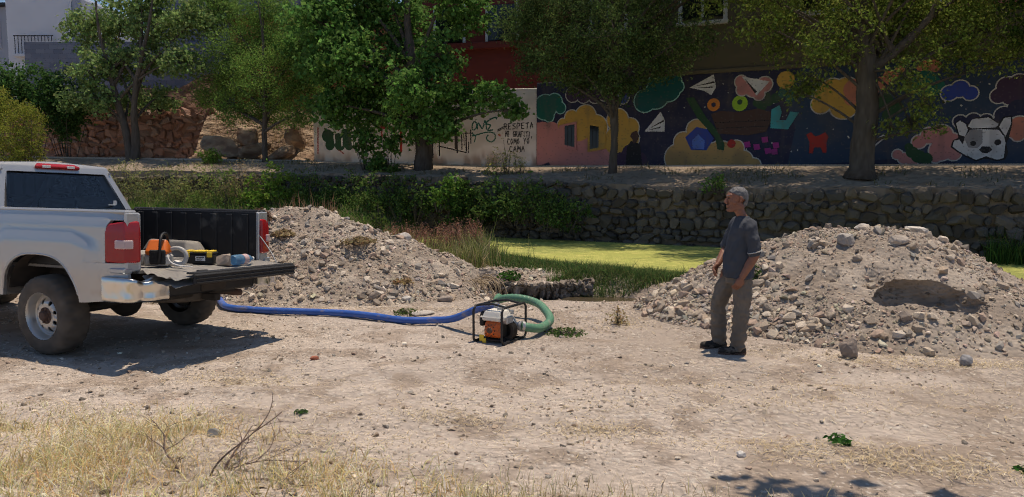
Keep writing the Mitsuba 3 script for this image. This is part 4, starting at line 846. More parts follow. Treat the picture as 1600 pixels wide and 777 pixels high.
for key, lab, b, lf, de, co in (
        ('shrub', 'dry olive shrub on the slope right above the pickup roof edge', (-12.88, 25.86, 1.56, 0.72), (.07, .03), 2000, OLIVE),
        ('shrub', 'grey green bushy shrub on the slope, second from the pickup cab', (-11.76, 25.6, 1.32, 0.82), (.07, .03), 2000, (.24, .26, .12)),
        ('shrub', 'olive green shrub on the slope in the middle above the open pickup bed', (-10.42, 25.4, 1.42, 0.79), (.08, .04), 1900, OLIVE),
        ('shrub', 'leafy green shrub on the slope just left of the dry brown shrub', (-9.54, 25.2, 1.27, 0.77), (.08, .04), 1900, (.19, .27, .075)),
        ('shrub', 'dry brownish twiggy shrub on the slope beside a bright green one', (-8.6, 25.1, 1.52, 0.72), (.06, .025), 1900, DRY),
        ('shrub', 'bright green upright leafy shrub on the slope behind the crest of the left heap', (-7.75, 24.9, 1.37, 0.74), (.11, .05), 2300, LIME),
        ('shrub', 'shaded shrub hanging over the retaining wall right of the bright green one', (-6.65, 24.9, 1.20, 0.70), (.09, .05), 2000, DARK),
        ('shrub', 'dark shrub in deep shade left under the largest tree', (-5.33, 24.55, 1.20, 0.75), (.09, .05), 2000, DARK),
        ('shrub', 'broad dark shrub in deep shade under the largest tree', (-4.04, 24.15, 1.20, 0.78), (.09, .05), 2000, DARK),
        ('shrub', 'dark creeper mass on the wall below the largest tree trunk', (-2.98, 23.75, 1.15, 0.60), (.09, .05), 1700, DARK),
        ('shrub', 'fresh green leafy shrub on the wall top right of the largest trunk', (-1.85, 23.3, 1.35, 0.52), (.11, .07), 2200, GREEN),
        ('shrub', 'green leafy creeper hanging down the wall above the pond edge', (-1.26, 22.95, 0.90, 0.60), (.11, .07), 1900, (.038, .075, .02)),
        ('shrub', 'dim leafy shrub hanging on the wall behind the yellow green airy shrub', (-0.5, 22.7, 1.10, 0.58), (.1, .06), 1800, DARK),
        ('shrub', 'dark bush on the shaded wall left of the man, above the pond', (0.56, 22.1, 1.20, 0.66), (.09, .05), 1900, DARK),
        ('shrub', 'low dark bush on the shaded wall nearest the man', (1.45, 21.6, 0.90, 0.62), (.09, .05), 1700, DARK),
        ('shrub', 'small dim tuft on the earth edge of the wall behind the man', (5.25, 19.9, 1.60, 0.24), (.08, .04), 1900, GREEN)):
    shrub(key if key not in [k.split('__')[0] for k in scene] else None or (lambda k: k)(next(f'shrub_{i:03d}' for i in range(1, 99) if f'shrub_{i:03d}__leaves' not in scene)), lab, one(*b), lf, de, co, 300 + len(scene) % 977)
shrub('airy_shrub', 'tall airy yellow green shrub in front of the handwritten lettering', [(-.2, 24.3, 2.3, .5, .6, 1.6), (-.55, 24.2, 1.95, .45, .5, 1.6), (.2, 24.2, 2.0, .4, .5, 1.6), (-.1, 24.3, 2.75, .3, .4, 1.6)], (.06, .028), 1700, (.34, .34, .08), 401, gaps=.5)
shrub('leafy_sapling', 'leafy sapling left of the largest trunk covering part of the graffiti wall', [(-4.63, 26.06, 2.3, .55, .6, 1.9), (-4.06, 25.89, 2.75, .5, .5, 1.9), (-4.96, 26.15, 3.0, .45, .5, 1.9), (-4.3, 25.9, 2.0, .6, .35, 1.85)], (.12, .10), 1900, (.11, .21, .05), 402)
shrub('green_bush', 'small bright green bush at the foot of the red stone wall', [(-11.0, 27.9, 2.5, .36, .3, 2.2), (-10.7, 27.9, 2.4, .3, .25, 2.2)], (.1, .05), 3000, LIME, 403, category='bush')
shrub('willow_bush', 'yellow green feathery bush at the left edge above the pickup roof', [(-17.9, 27.6, 3.1, 1.2, 1.3, 1.9), (-18.6, 27.6, 4.2, 1.0, 1.0, 2), (-17.3, 27.5, 2.7, .7, .8, 1.9), (-17.2, 27.6, 3.7, .6, .7, 2)], (.10, .028), 3600, (.26, .29, .06), 404, spray=16, category='bush')
shrub('dark_bush', 'dense dark green round bush behind the yellow green one at the left edge', [(-18.6, 30.2, 4.9, 1.3, 1.2, 2.2), (-17.4, 30.3, 4.7, 1.2, 1.3, 2.2), (-17.4, 30.3, 3.9, .8, .8, 2.2), (-20, 30.2, 5.0, 1.3, 1.3, 2.2)], (.11, .07), 3000, (.075, .15, .045), 405, category='bush')
shrub('hanging_creeper', 'leafy creeper growing over the top of the red stone wall', [(-15.9, 32.6, 4.7, .9, .4, 4.3), (-14.7, 32.5, 4.7, .7, .35, 4.3), (-17.4, 32.8, 4.9, .9, .45, 4.3)], (.11, .08), 2000, (.04, .075, .025), 406, category='creeper')

# ---------------------------------------------------------------- grass, reeds and weeds
def grass(key, label, P, H, W, col, seed, lean=.4, kind='stuff', val=.25, **more):
    q = np.random.default_rng(seed)
    n = len(P)
    H = H * q.lognormal(0, .25, n)
    v, f = blade_mesh(np.asarray(P), H, q.normal(0, lean, (n, 2)) * H[:, None], W * q.uniform(.6, 1.4, n), q)
    c = np.asarray(col)
    c = c[q.integers(0, len(c), n)] if c.ndim == 2 else np.tile(c, (n, 1))
    c = np.clip(c * q.lognormal(0, val, (n, 1)) * q.lognormal(0, .06, (n, 3)), .004, .85)
    put(key, (v, f), 'grass_m', False, color=np.repeat(c, 5, 0), **({'kind': kind} if kind else {}), label=label, **more)
q = np.random.default_rng(77)
# dry grass on the near bank, bottom left
n = 40000
x, y = q.uniform(-4.9, .2, n), q.uniform(3.2, 6.1, n)
edge = 5.75 + .35 * x / -4 - .9 * sstep(-2.6, -.9, x) - .55 * sstep(-1.0, .1, x)
dn = sstep(.12, -.5, y - edge + .5 * (f2(x, y, 2.2, 3, 81) - .5)) * np.clip((f2(x, y, 1.6, 3, 82) - .36) * 3.4, .04, .75)
k = q.random(n) < dn
x, y = x[k], y[k]
hgt = .05 + .13 * f2(x, y, 1.1, 2, 83) * sstep(0, .6, 5.9 - y)
grass('dry_grass', 'straw coloured dry grass on the near bank at the lower left', np.stack([x, y, ground_z(x, y) - .01], 1), hgt, .006, [(.84, .66, .36), (.76, .58, .29), (.85, .72, .46), (.68, .51, .25), (.5, .47, .23), (.86, .77, .55)], 84, .8)
n = 2600
x, y = q.uniform(-.3, 2.2, n), q.uniform(3.7, 4.7, n)
k = q.random(n) < sstep(4.62, 4.2, y + .25 * np.abs(x) + .3 * (f2(x, y, 3, 2, 85) - .5)) * .8
x, y = x[k], y[k]
grass('dry_grass_001', 'thin dry grass along the bottom edge left of the centre', np.stack([x, y, ground_z(x, y) - .01], 1), .11, .005, [(.6, .53, .35), (.5, .42, .24)], 86, .5)
# straw lying on the track: matted cut stalks
def straw(key, label, cx, cy, sx, sy, ang, n, seed):
    q = np.random.default_rng(seed)
    n = int(n * 1.9)
    a, b = q.normal(0, 1, n) * sx, q.normal(0, 1, n) * sy
    x, y = cx + a * math.cos(ang) - b * math.sin(ang), cy + a * math.sin(ang) + b * math.cos(ang)
    n = len(x)
    L, th = q.uniform(.015, .08, n), q.uniform(0, np.pi, n)
    d = np.stack([np.cos(th) * L / 2, np.sin(th) * L / 2, q.normal(0, .006, n)], 1)
    w = np.stack([-np.sin(th), np.cos(th), 0 * th], 1) * q.uniform(.001, .0024, n)[:, None]
    P = np.stack([x, y, ground_z(x, y) + .006 + .02 * q.random(n) ** 2], 1)
    up = np.array([0, 0, .006]) * q.random((n, 1))
    v = np.stack([P - d - w, P - d + w, P + up + w, P + up - w, P + d + w * .6, P + d - w * .6], 1)
    k = (np.arange(n) * 6)[:, None]
    f = np.vstack([k + [0, 1, 2], k + [0, 2, 3], k + [3, 2, 4], k + [3, 4, 5]])
    c = np.array([(.46, .36, .2), (.54, .44, .27), (.36, .27, .15), (.58, .5, .36)])[q.integers(0, 4, n)] * q.lognormal(0, .15, (n, 1))
    put(key, (v.reshape(-1, 3), f), 'straw_m', False, color=np.repeat(np.clip(c, 0, .8), 6, 0), kind='stuff', label=label)
straw('straw_litter', 'patch of yellow straw on the track right of the middle', 0.63, 5.45, .22, .08, -.1, 240, 1)
straw('straw_litter_001', 'strip of straw on the track below the water pump', -.45, 5.65, .26, .07, -.25, 170, 2)
straw('straw_litter_002', 'long band of matted straw in the lower right', 2.3, 4.75, .6, .14, -.35, 900, 3)
straw('straw_litter_003', 'thin straw scattered over the right part of the track', 2.6, 6.2, 1.3, .5, -.1, 900, 4)
straw('straw_litter_004', 'straw fringe along the foot of the right heap', 4.3, 7.3, 1.0, .16, -.25, 1100, 5)
straw('straw_litter_005', 'thin straw scattered over the middle of the track', -.6, 5.9, 1.8, .7, 0, 700, 6)
straw('straw_litter_006', 'dry litter at the edge of the pickup shadow', -2.45, 6.85, .4, .14, -.2, 350, 7)
straw('straw_litter_007', 'straw fringe along the foot of the left heap by the hose', -1.9, 10.4, 1.2, .15, -.1, 500, 8)
straw('straw_litter_008', 'straw and dry stalks on bare ground between the pump hose and the right heap', 1.35, 9.4, .3, .35, 0, 260, 9)
straw('straw_litter_009', 'matted dry stalks between the tufts of the dry grass', -2.6, 4.9, 1.0, .5, 0, 2600, 10)
# pond margin
n = 36000
x = q.uniform(-1.2, 3.6, n)
t = np.where(q.random(n) < .5, q.normal(-.75, .3, n), q.uniform(-2.0, -.3, n) * (.45 + .55 * sstep(2.4, 1.0, x)))
y = shore(x) + t
k = (q.random(n) < np.clip((f2(x, y, 1.4, 2, 91) - .22) * 3, .15, 1))
x, y = x[k], y[k]
grass('shore_grass', 'green grass and rushes along the near edge of the pond', np.stack([x, y, np.maximum(ground_z(x, y), -.12) - .01], 1), .125, .011, [(.08, .16, .05), (.10, .19, .055), (.15, .21, .07), (.2, .21, .09)], 92, .35)
n = 7000
x, y = q.uniform(.9, 3.0, n), q.uniform(12.5, 13.9, n)
x[:700], y[:700] = q.normal(.95, .18, 700), q.normal(12.75, .1, 700)
grass('pit_grass', 'green tufts on the bank between the dug pit and the pond', np.stack([x, y, ground_z(x, y) - .01], 1), .14, .012, [(.09, .17, .05), (.18, .2, .08)], 93, .5)
n = 3800
x = np.where(q.random(3800) < .75, q.uniform(-2.6, -.5, 3800), q.normal(-.8, .28, 3800)); y = 14.2 + 1.6 * q.random(n) + np.clip(-x, 0, 3) * .5
grass('weed_stand', 'stand of tall yellow green weeds between the left heap and the pond', np.stack([x, y, ground_z(x, y) - .02], 1), .42, .016, [(.28, .32, .11), (.38, .36, .17), (.2, .27, .08), (.45, .39, .22)], 94, .22)
n = 230
x = q.uniform(-2.9, -.6, n); y = 14.6 + 1.2 * q.random(n) + np.clip(-x, 0, 3) * .5
seed_h = q.uniform(.45, .78, n)
P = np.stack([x, y, ground_z(x, y)], 1)
st = [sweep(np.array([p, p + [q.normal(0, .03), 0, h * .6], p + [q.normal(0, .06), q.normal(0, .05), h]]), [.005, .005, .004], 3, cap=False) for p, h in zip(P, seed_h)]
hd = np.repeat(P + np.stack([q.normal(0, .04, n), 0 * x, seed_h - .12], 1), 26, 0) + q.normal(0, 1, (n * 26, 3)) * [.018, .018, .09]
v, f = leaf_mesh(hd, q.normal(size=(len(hd), 3)), .026, .015, q)
sv, sf = np.asarray(cat(*st).vertices), np.asarray(cat(*st).faces)
put('red_dock_weeds', (np.vstack([sv, v]), np.vstack([sf, f + len(sv)])), 'grass_m', False, color=np.vstack([np.tile((.3, .16, .1), (len(sv), 1)), np.repeat(tint((.42, .23, .17), len(hd), q, .3, .1), 4, 0)]), kind='stuff', label='tall weeds with reddish seed heads beside the pond')
n = 130
x = q.uniform(-4.1, -3.1, n); y = q.uniform(13.3, 13.9, n)
grass('red_grass_tuft', 'reddish dry grass standing behind the crest of the left heap', np.stack([x, y, np.full(n, 1.0)], 1), .32, .012, (.40, .24, .16), 95, .2)
s_, q_ = q.uniform(-19, -8.3, 26000), q.uniform(-3.6, .1, 26000)
x, y = bank(s_, q_)
k = q.random(len(x)) < np.clip((f2(x, y, .9, 3, 96) - .25) * 3, .1, 1)
x, y, s_, q_ = x[k], y[k], s_[k], q_[k]
grass('bank_grass', 'green and dry grass covering the slope behind the pickup', np.stack([x, y, slope_z(s_, q_) - .02], 1), .26, .02, [(.12, .26, .045), (.15, .28, .05), (.2, .26, .08), (.38, .33, .19)], 97, .4)
s_, q_ = q.uniform(-20, 8, 7000), q.uniform(.3, 2.5, 7000)
x, y = bank(s_, q_)
k = q.random(len(x)) < np.clip((f2(x, y, 1.2, 2, 98) - .48) * 5, .0, 1)
x, y, s_, q_ = x[k], y[k], s_[k], q_[k]
grass('terrace_grass', 'sparse dry grass and litter on the terrace under the trees', np.stack([x, y, terrace_z(s_, q_) - .02], 1), .14, .018, [(.12, .13, .05), (.2, .17, .09)], 99, .5)
n = 1500
x, y = q.uniform(-12.3, -8.2, n), q.uniform(30.2, 32.6, n)
zz = 2.2 + (1.9 * sstep(30.2, 32.8, y) + .9 * np.abs(f2(x, y, 1.1, 4, 71) - .5) * 2) * sstep(29.4, 30.6, y)
grass('slope_dry_grass', 'dry straw grass on the rocky slope', np.stack([x, y, zz], 1), .4, .02, [(.42, .33, .2), (.34, .26, .15)], 100, .5)
n = 1300
s_, q_ = q.uniform(6.4, 9.5, n), q.uniform(-1.2, -.2, n)
x, y = bank(s_, q_)
grass('wall_foot_grass', 'green rushes at the foot of the retaining wall at the right edge', np.stack([x, y, np.full(n, -.12)], 1), .3 + .25 * (q_ > -1.6), .016, [(.05, .11, .03), (.08, .13, .03)], 101, .3)

# little plants on the track and on the heaps
def herb(key, label, x, y, rad, hgt, leaf, n, col, seed, z=None, cat_='plant'):
    q = np.random.default_rng(seed)
    z = land_z(x, y) if z is None else z
    a, d = q.uniform(0, 2 * np.pi, n), q.random(n) ** .6
    P = np.stack([x + np.cos(a) * d * rad, y + np.sin(a) * d * rad, z + .01 + hgt * q.random(n) * (1.1 - .6 * d)], 1)
    N = np.stack([np.cos(a) * .5, np.sin(a) * .5, .8 + 0 * a], 1) + q.normal(0, .4, (n, 3))
    v, f = leaf_mesh(P, N, leaf * q.uniform(.6, 1.3, n), leaf * .5, q)
    st = [sweep(np.array([[x, y, z - .02], [(x + p[0]) / 2, (y + p[1]) / 2, (z + p[2]) / 2 + .01], p]), [.004, .003, .002], 3, cap=False) for p in P[::3]]
    put(f'{key}__stems', cat(*st), 'bark_m', False)
    put(f'{key}__leaves', (v, f), 'leaf_m', False, color=np.repeat(tint(col, n, q, .25, .07), 4, 0))
    tag(key, label, cat_)
herb('green_weed', 'small bright green weed on the track near the lower right corner', 2.2, 5.02, .09, .06, .05, 70, (.05, .14, .03), 1)
herb('green_weed_001', 'tiny green weed at the right edge of the track', 3.15, 4.55, .07, .04, .05, 40, (.05, .13, .03), 2)
herb('green_weed_002', 'tuft of green runners on bare ground right of the green hose', .62, 8.75, .26, .035, .05, 170, (.08, .14, .04), 3)
herb('green_weed_003', 'green weeds at the foot of the left heap beyond the blue hose', -1.35, 9.95, .2, .07, .05, 120, (.09, .13, .04), 4)
herb('green_weed_004', 'green sprig growing on the left flank of the right heap behind the man', 2.98, 9.5, .13, .28, .06, 130, (.06, .11, .03), 5)
herb('green_weed_005', 'leafy green plant hanging on the edge of the dug pit', -.05, 12.35, .2, .16, .08, 120, (.05, .12, .025), 6, z=.12)
herb('green_weed_006', 'slender green weed standing behind the right slope of the left heap', -2.35, 13.5, .16, .62, .08, 160, (.08, .13, .03), 7, z=.75)
herb('dry_tuft', 'brown clump of roots and earth on the left crest of the left heap', -4.05, 12.35, .2, .24, .07, 420, (.17, .11, .075), 8, cat_='dry plant')
herb('dry_tuft_001', 'dry tan grass tuft on the upper face of the left heap', -3.55, 11.95, .2, .1, .07, 260, (.36, .28, .16), 9, cat_='dry plant')
herb('dry_tuft_002', 'long dry brown tuft lying on the right face of the left heap', -2.35, 11.75, .28, .1, .07, 300, (.3, .23, .13), 10, cat_='dry plant')
herb('dry_tuft_003', 'small dry tuft low on the front of the left heap', -1.6, 11.15, .16, .1, .06, 150, (.36, .26, .14), 11, cat_='dry plant')
herb('dry_tuft_004', 'dry upright stalks on bare ground left of the right heap', 1.3, 9.35, .16, .2, .05, 110, (.42, .33, .17), 12, cat_='dry plant')
herb('green_weed_007', 'tiny green sprout on the pale ground above the dry grass', -1.62, 5.75, .05, .02, .04, 30, (.08, .15, .05), 13)

# roots hanging at the left side of the pit
q = np.random.default_rng(55)
rt = []
for i in range(26):
    x0, y0 = q.uniform(-.85, -.35), q.uniform(11.5, 12.5)
    a = np.array([x0, y0, .12 + .1 * q.random()])
    rt.append(sweep(spline([a, a + [.12, -.08, .02], a + [.2 + .1 * q.random(), -.16, -.2 - .1 * q.random()]], 8), .007, 4))
put('hanging_roots', cat(*rt), 'straw_m', True, color=np.tile((.36, .28, .18), (sum(len(m.vertices) for m in rt), 1)), label='pale roots hanging over the left rim of the dug pit', category='roots')

# the dead branch in the foreground grass
q = np.random.default_rng(58)
tw = []
def twig(a, d, L, rr, depth):
    n = 7
    p = [np.array(a, float)]
    d = np.array(d, float)
    for _ in range(n):
        d = d + q.normal(0, .18, 3)
        d /= np.linalg.norm(d)
        p.append(p[-1] + d * L / n)
    tw.append(sweep(np.array(p), np.linspace(rr, rr * .4, n + 1), 5))
    if depth:
        for _ in range(4 if depth > 1 else 3):
            i = int(q.integers(2, n + 1))
            twig(p[i], d * .6 + q.normal(0, .6, 3) * [1, .6, .3] + [0, 0, .02], L * q.uniform(.4, .7), rr * .55, depth - 1)
gz = float(ground_z(-1.25, 4.35))
for d in ((-.9, .1, .08), (-.9, .25, .12), (-.6, .3, .25), (-.8, -.1, .1), (.5, .0, .1), (.75, .15, .08), (.3, .2, .25), (-.95, 0, .02), (-.7, .1, .3), (.8, .1, .15)):
    twig((-1.75 + q.normal(0, .22), 4.42 + q.normal(0, .08), gz + .03), d, q.uniform(.34, .6), .008, 2)
for m in tw:
    v = np.asarray(m.vertices).copy()
    v[:, 2] = gz + .01 + np.clip(v[:, 2] - gz, -.01, 9) * .55
    v[:, 1] -= .13
    m.vertices = v
tw.append(sweep(spline([(-1.75, 4.30, gz + .03), (-1.69, 4.33, gz + .13), (-1.55, 4.38, gz + .24), (-1.46, 4.46, gz + .34), (-1.44, 4.52, gz + .46)], 14), np.linspace(.0065, .002, 14), 5))
tw.append(sweep(spline([(-1.53, 4.40, gz + .26), (-1.45, 4.43, gz + .31), (-1.38, 4.5, gz + .36)], 8), .003, 4))
pm('dead_wood_m', proc(lambda p, n, uv: mix((.085, .055, .045), (.16, .11, .09), noise(p.x * 60, p.y * 60, p.z * 60))), .85)
put('dead_branch', cat(*tw), 'dead_wood_m', True, label='dead brown branch with bare twigs lying in the foreground grass', category='branch')
# ---------------------------------------------------------------- the silver pickup: local x to its right, y to its front, origin under the rear axle
TW = T().translate([-4.325, 8.52, 0.0]).rotate([0, 0, 1], 65.5)
TB = TW.translate([0, 0, .55]).rotate([0, 1, 0], 2.3).translate([0, 0, -.55])       # the body leans to the right on its springs
def fleck(p, n, uv):
    d = smoothstep(.62, .8, fbm(p.x * 5, p.y * 5, p.z * 5, 4)) * smoothstep(1.05, .7, p.z + .25 * noise(p.x * 9, p.y * 9, p.z * 9))
    return mix((.46, .465, .47), (.36, .30, .235), d * .85)
pm('silver_paint_m', proc(fleck), .3, metallic=.55, clearcoat=.9, clearcoat_gloss=.93)
pm('black_liner_m', proc(lambda p, n, uv: mix((.012, .012, .013), (.07, .066, .06), smoothstep(.6, .8, fbm(p.x * 6, p.y * 6, p.z * 4, 4)))), .5)
pm('black_plastic_m', (.018, .018, .019), .55)
pm('dusty_floor_m', proc(lambda p, n, uv: mix((.16, .155, .15), (.30, .275, .24), fbm(p.x * 7, p.y * 7, p.z * 7, 4))), .6)
pm('rubber_m', proc(lambda p, n, uv: mix((.045, .04, .036), (.15, .125, .10), fbm(p.x * 9, p.y * 9, p.z * 9, 3))), .9)
pm('under_m', proc(lambda p, n, uv: mix((.02, .018, .016), (.06, .05, .042), fbm(p.x * 9, p.y * 9, p.z * 9, 3))), .85)
scene['chrome_m'] = {'type': 'twosided', 'bsdf': {'type': 'bumpmap', 'arbitrary': proc(lambda p, n, uv: fbm(p.x * 5, p.y * 5, p.z * 5, 3), 5e-3), 'scale': .012, 'bsdf': {'type': 'principled', 'base_color': rgb(.72, .70, .66), 'metallic': 1.0, 'roughness': .22}}}
pm('steel_m', (.52, .51, .49), .38, metallic=.75)
pm('rust_m', (.10, .06, .045), .8)
pm('red_lens_m', (.33, .008, .012), .12, clearcoat=1.0)
pm('clear_lens_m', (.55, .40, .40), .12, clearcoat=1.0)
pm('white_m', (.7, .69, .67), .5)
scene['tinted_glass_m'] = {'type': 'thindielectric', 'int_ior': 1.5, 'specular_transmittance': rgb(.045, .05, .055)}

def tput(part, mesh, bsdf, smooth=False, to=None, **lab):
    return put('pickup_truck__' + part, mesh, bsdf, smooth, to=TB if to is None else to, **lab)

def side_profile(y, z):
    x = .93 + .05 * sstep(1.45, 1.28, z) - .035 * sstep(.9, .55, z)
    fl = sstep(.90, .68, np.abs(y)) * sstep(1.27, 1.12, z + .25 * np.clip(np.abs(y) - .5, 0, 1))
    x = x + .04 * fl - .05 * np.clip((-.9 - y) / .27, 0, 1.3) ** 2
    return x + .004 * (f2(y, z, 4, 2, 9) - .5)

def bed_side(sgn):
    arch = Polygon([(.585 * np.sign(np.cos(a)) * abs(np.cos(a)) ** .75, .40 + .60 * np.sign(np.sin(a)) * abs(np.sin(a)) ** .75) for a in np.linspace(0, 2 * np.pi, 48, endpoint=False)])
    body = Polygon([(-1.18, .60), (-.62, .55), (.84, .55), (.84, 1.44), (-1.18, 1.44)])
    lamp = Polygon([(-1.3, .95), (-.945, .95), (-.945, 1.20), (-.965, 1.30), (-1.0, 1.355), (-1.3, 1.36)])
    shp = body.difference(arch).difference(lamp)
    m = prism(shp, .035)
    v, f = trimesh.remesh.subdivide_to_size(m.vertices, m.faces, .07, 12)
    y, z, d = v[:, 0], v[:, 1], v[:, 2]
    w = np.column_stack([sgn * (side_profile(y, z) - .035 + d), y, z])
    out = trimesh.Trimesh(w, f)
    ring = np.asarray(arch.exterior.coords)[:-1]
    ring = ring[(ring[:, 1] > .56)]
    ring = ring[np.argsort(np.arctan2(ring[:, 1] - .4, ring[:, 0]))]
    lipm = sweep(np.column_stack([sgn * (side_profile(ring[:, 0], ring[:, 1]) - .006), ring[:, 0], ring[:, 1]]), .012, 6)
    well = [np.column_stack([np.full(len(ring), sgn * xx), ring[:, 0], ring[:, 1]]) for xx in (.93, .5)]
    n = len(ring)
    k = np.arange(n - 1)
    wl = trimesh.Trimesh(np.vstack(well), np.vstack([np.stack([k, k + 1, k + 1 + n], 1), np.stack([k, k + 1 + n, k + n], 1)]), process=False)
    plate = cbox((sgn * .5, 0, .70), (.02, 1.2, .28), .004)
    return out, lipm, cat(wl, plate)

for sgn, nm in ((-1, 'left'), (1, 'right')):
    panel, lipm, well = bed_side(sgn)
    k = tput('bed_side', panel, 'silver_paint_m', 35)
    tput(k[len('pickup_truck__'):] + '__arch_lip', lipm, 'silver_paint_m', True)
    tput(k[len('pickup_truck__'):] + '__wheel_well', well, 'under_m', True)
    tput(k[len('pickup_truck__'):] + '__top_rail', cat(cbox((sgn * .875, -.165, 1.435), (.13, 2.03, .035), .015)), 'silver_paint_m' if sgn < 0 else 'black_plastic_m', False)
    liner = [cbox((sgn * .80, -.165, 1.15), (.03, 2.0, .56), .008)] + [cbox((sgn * .782, yy, 1.15), (.02, .1, .5), .008) for yy in np.arange(-1.0, .8, .24)]
    tput('bed_liner', cat(*liner), 'black_liner_m')
    tput('wheel_housing', tm(ball_hull((sgn * .70, -.33, 1.0, .07), (sgn * .70, .33, 1.0, .07), (sgn * .72, -.46, .9, .04), (sgn * .72, .46, .9, .04), (sgn * .54, -.36, .9, .03), (sgn * .54, .36, .9, .03), (sgn * .6, -.28, 1.03, .05), (sgn * .6, .28, 1.03, .05))), 'dusty_floor_m', 40)
    tput('rear_post', cat(cbox((sgn * .865, -1.175, 1.15), (.16, .04, .56), .012), cbox((sgn * .80, -1.185, 1.15), (.03, .03, .54), .008)), 'silver_paint_m')
    lamp = ball_hull(*[(sgn * x, y, z, .025) for x, y in ((.965, -.97), (.945, -1.175), (.83, -1.205)) for z in (.98, 1.24)], (sgn * .955, -1.0, 1.30, .025), (sgn * .935, -1.165, 1.325, .025), (sgn * .83, -1.195, 1.325, .025), (sgn * .9, -.97, 1.0, .02), (sgn * .9, -.97, 1.28, .02))
    k = tput('tail_lamp', tm(lamp), 'red_lens_m', 40)
    tput(k[len('pickup_truck__'):] + '__reversing_lens', tm(ball_hull(*[(sgn * x, y, z, .012) for x, y in ((.980, -1.10), (.962, -1.19), (.90, -1.214)) for z in (1.10, 1.16)])), 'clear_lens_m', 40)
    # wheels stand on the ground, without the body's lean
wheel_prof = [(.235, -.13), (.27, -.14), (.33, -.143), (.375, -.13), (.402, -.105), (.41, -.06), (.412, 0), (.41, .06), (.402, .105), (.375, .13), (.33, .143), (.27, .14), (.235, .13)]
tyre = lathe_x(wheel_prof, 120)
v = np.asarray(tyre.vertices)
rr, an = np.hypot(v[:, 1], v[:, 2]), np.arctan2(v[:, 2], v[:, 1])
notch = (np.sin(an * 30 + np.sign(v[:, 0]) * .8) > .1) * (rr > .37)
sc = 1 - .022 * notch * (np.abs(v[:, 0]) > .03) - .012 * (np.abs(v[:, 0]) < .03) * (np.sin(an * 30) > .3)
v[:, 1:] *= sc[:, None]
tyre.vertices = v
disc = Point(0, 0).buffer(.215, 24)
for i in range(8):
    a = i * np.pi / 4 + .2
    e = Point(0, 0).buffer(1, 10)
    from shapely import affinity
    e = affinity.rotate(affinity.scale(e, .030, .020), math.degrees(a), origin=(0, 0))
    disc = disc.difference(affinity.translate(e, .145 * math.cos(a), .145 * math.sin(a)))
dm = prism(disc, .012)
dv, df = trimesh.remesh.subdivide_to_size(dm.vertices, dm.faces, .025, 12)
dr_ = np.hypot(dv[:, 0], dv[:, 1])
dv = np.column_stack([-(.05 + .035 * sstep(.2, .12, dr_) - .02 * sstep(.21, .19, dr_) * sstep(.15, .19, dr_)) - dv[:, 2] + .012, dv[:, 0], dv[:, 1]])
face = trimesh.Trimesh(dv, df)
rimm = lathe_x([(.205, -.03), (.215, -.07), (.222, -.115), (.240, -.135), (.243, -.128), (.226, -.10), (.21, 0), (.2, .1)], 64)
hub = lathe_x([(.0, -.135), (.04, -.13), (.05, -.115), (.052, -.09), (.085, -.088), (.09, -.07)], 32)
nuts = cat(*[lathe_x([(0, -.105), (.011, -.103), (.013, -.08)], 8).apply_translation([0, .07 * math.cos(a), .07 * math.sin(a)]) for a in np.arange(8) * np.pi / 4])
drum = lathe_x([(0, -.02), (.16, -.02), (.17, 0), (.17, .08), (0, .08)], 32)
for sgn, y in ((-1, 0), (1, 0), (-1, 3.66), (1, 3.66)):
    M = TW.translate([sgn * .85, y, .405]).rotate([0, 0, 1], 0 if sgn < 0 else 180).rotate([1, 0, 0], 17 * (y + 1))
    k = tput('wheel__tyre' if 'pickup_truck__wheel__tyre' not in scene else next(f'wheel_{i:03d}__tyre' for i in range(1, 9) if f'pickup_truck__wheel_{i:03d}__tyre' not in scene), tyre, 'rubber_m', 45, to=M)
    b = k[len('pickup_truck__'):-len('__tyre')]
    tput(b + '__rim', cat(face, rimm), 'steel_m', 35, to=M)
    tput(b + '__hub', hub, 'rust_m', 35, to=M)
    tput(b + '__wheel_nuts', nuts, 'rust_m', False, to=M)
    tput(b + '__brake_drum', drum, 'under_m', 35, to=M)
# bed floor, bulkhead, frame and running gear
tput('bed_floor', cat(cbox((0, -.165, .86), (1.58, 2.0, .04), .006), *[cbox((xx, -.165, .885), (.06, 1.98, .015), .006) for xx in np.arange(-.42, .43, .14)]), 'dusty_floor_m')
tput('bulkhead', cbox((0, .825, 1.14), (1.6, .03, .56), .008), 'black_liner_m')
tput('frame_rails', cat(*[cbox((s * .43, 1.3, .66), (.08, 4.9, .14), .01) for s in (-1, 1)], cbox((0, -1.0, .66), (.9, .08, .1), .01), cbox((0, .75, .66), (.9, .08, .1), .01)), 'under_m')
tput('rear_axle', cat(tm(chain([(-.75, 0, .41, .045), (0, 0, .41, .05), (.75, 0, .41, .045)])), tm(ball_hull((0, 0, .41, .17), (0, .12, .42, .12))), *[sweep(spline([(s * .5, -.7, .56), (s * .5, 0, .48), (s * .5, .7, .58)], 12), .03, 6) for s in (-1, 1)]), 'under_m', 40, to=TW)
tput('spare_wheel', lathe_x([(.1, -.1), (.3, -.12), (.37, -.09), (.38, 0), (.37, .09), (.3, .12), (.1, .1)], 40), 'rubber_m', 40, to=TB.translate([.02, -.78, .60]).rotate([0, 1, 0], 90))
tput('exhaust_pipe', sweep(spline([(.38, 1.6, .45), (.42, .7, .5), (.45, .1, .62), (.5, -.5, .55), (.72, -.75, .5), (.93, -.78, .47)], 30), .04, 10), 'rust_m', True)
tput('tow_bar', cat(cbox((0, -1.28, .55), (.08, .2, .07), .01), cbox((0, -1.1, .58), (1.0, .07, .07), .01)), 'under_m')
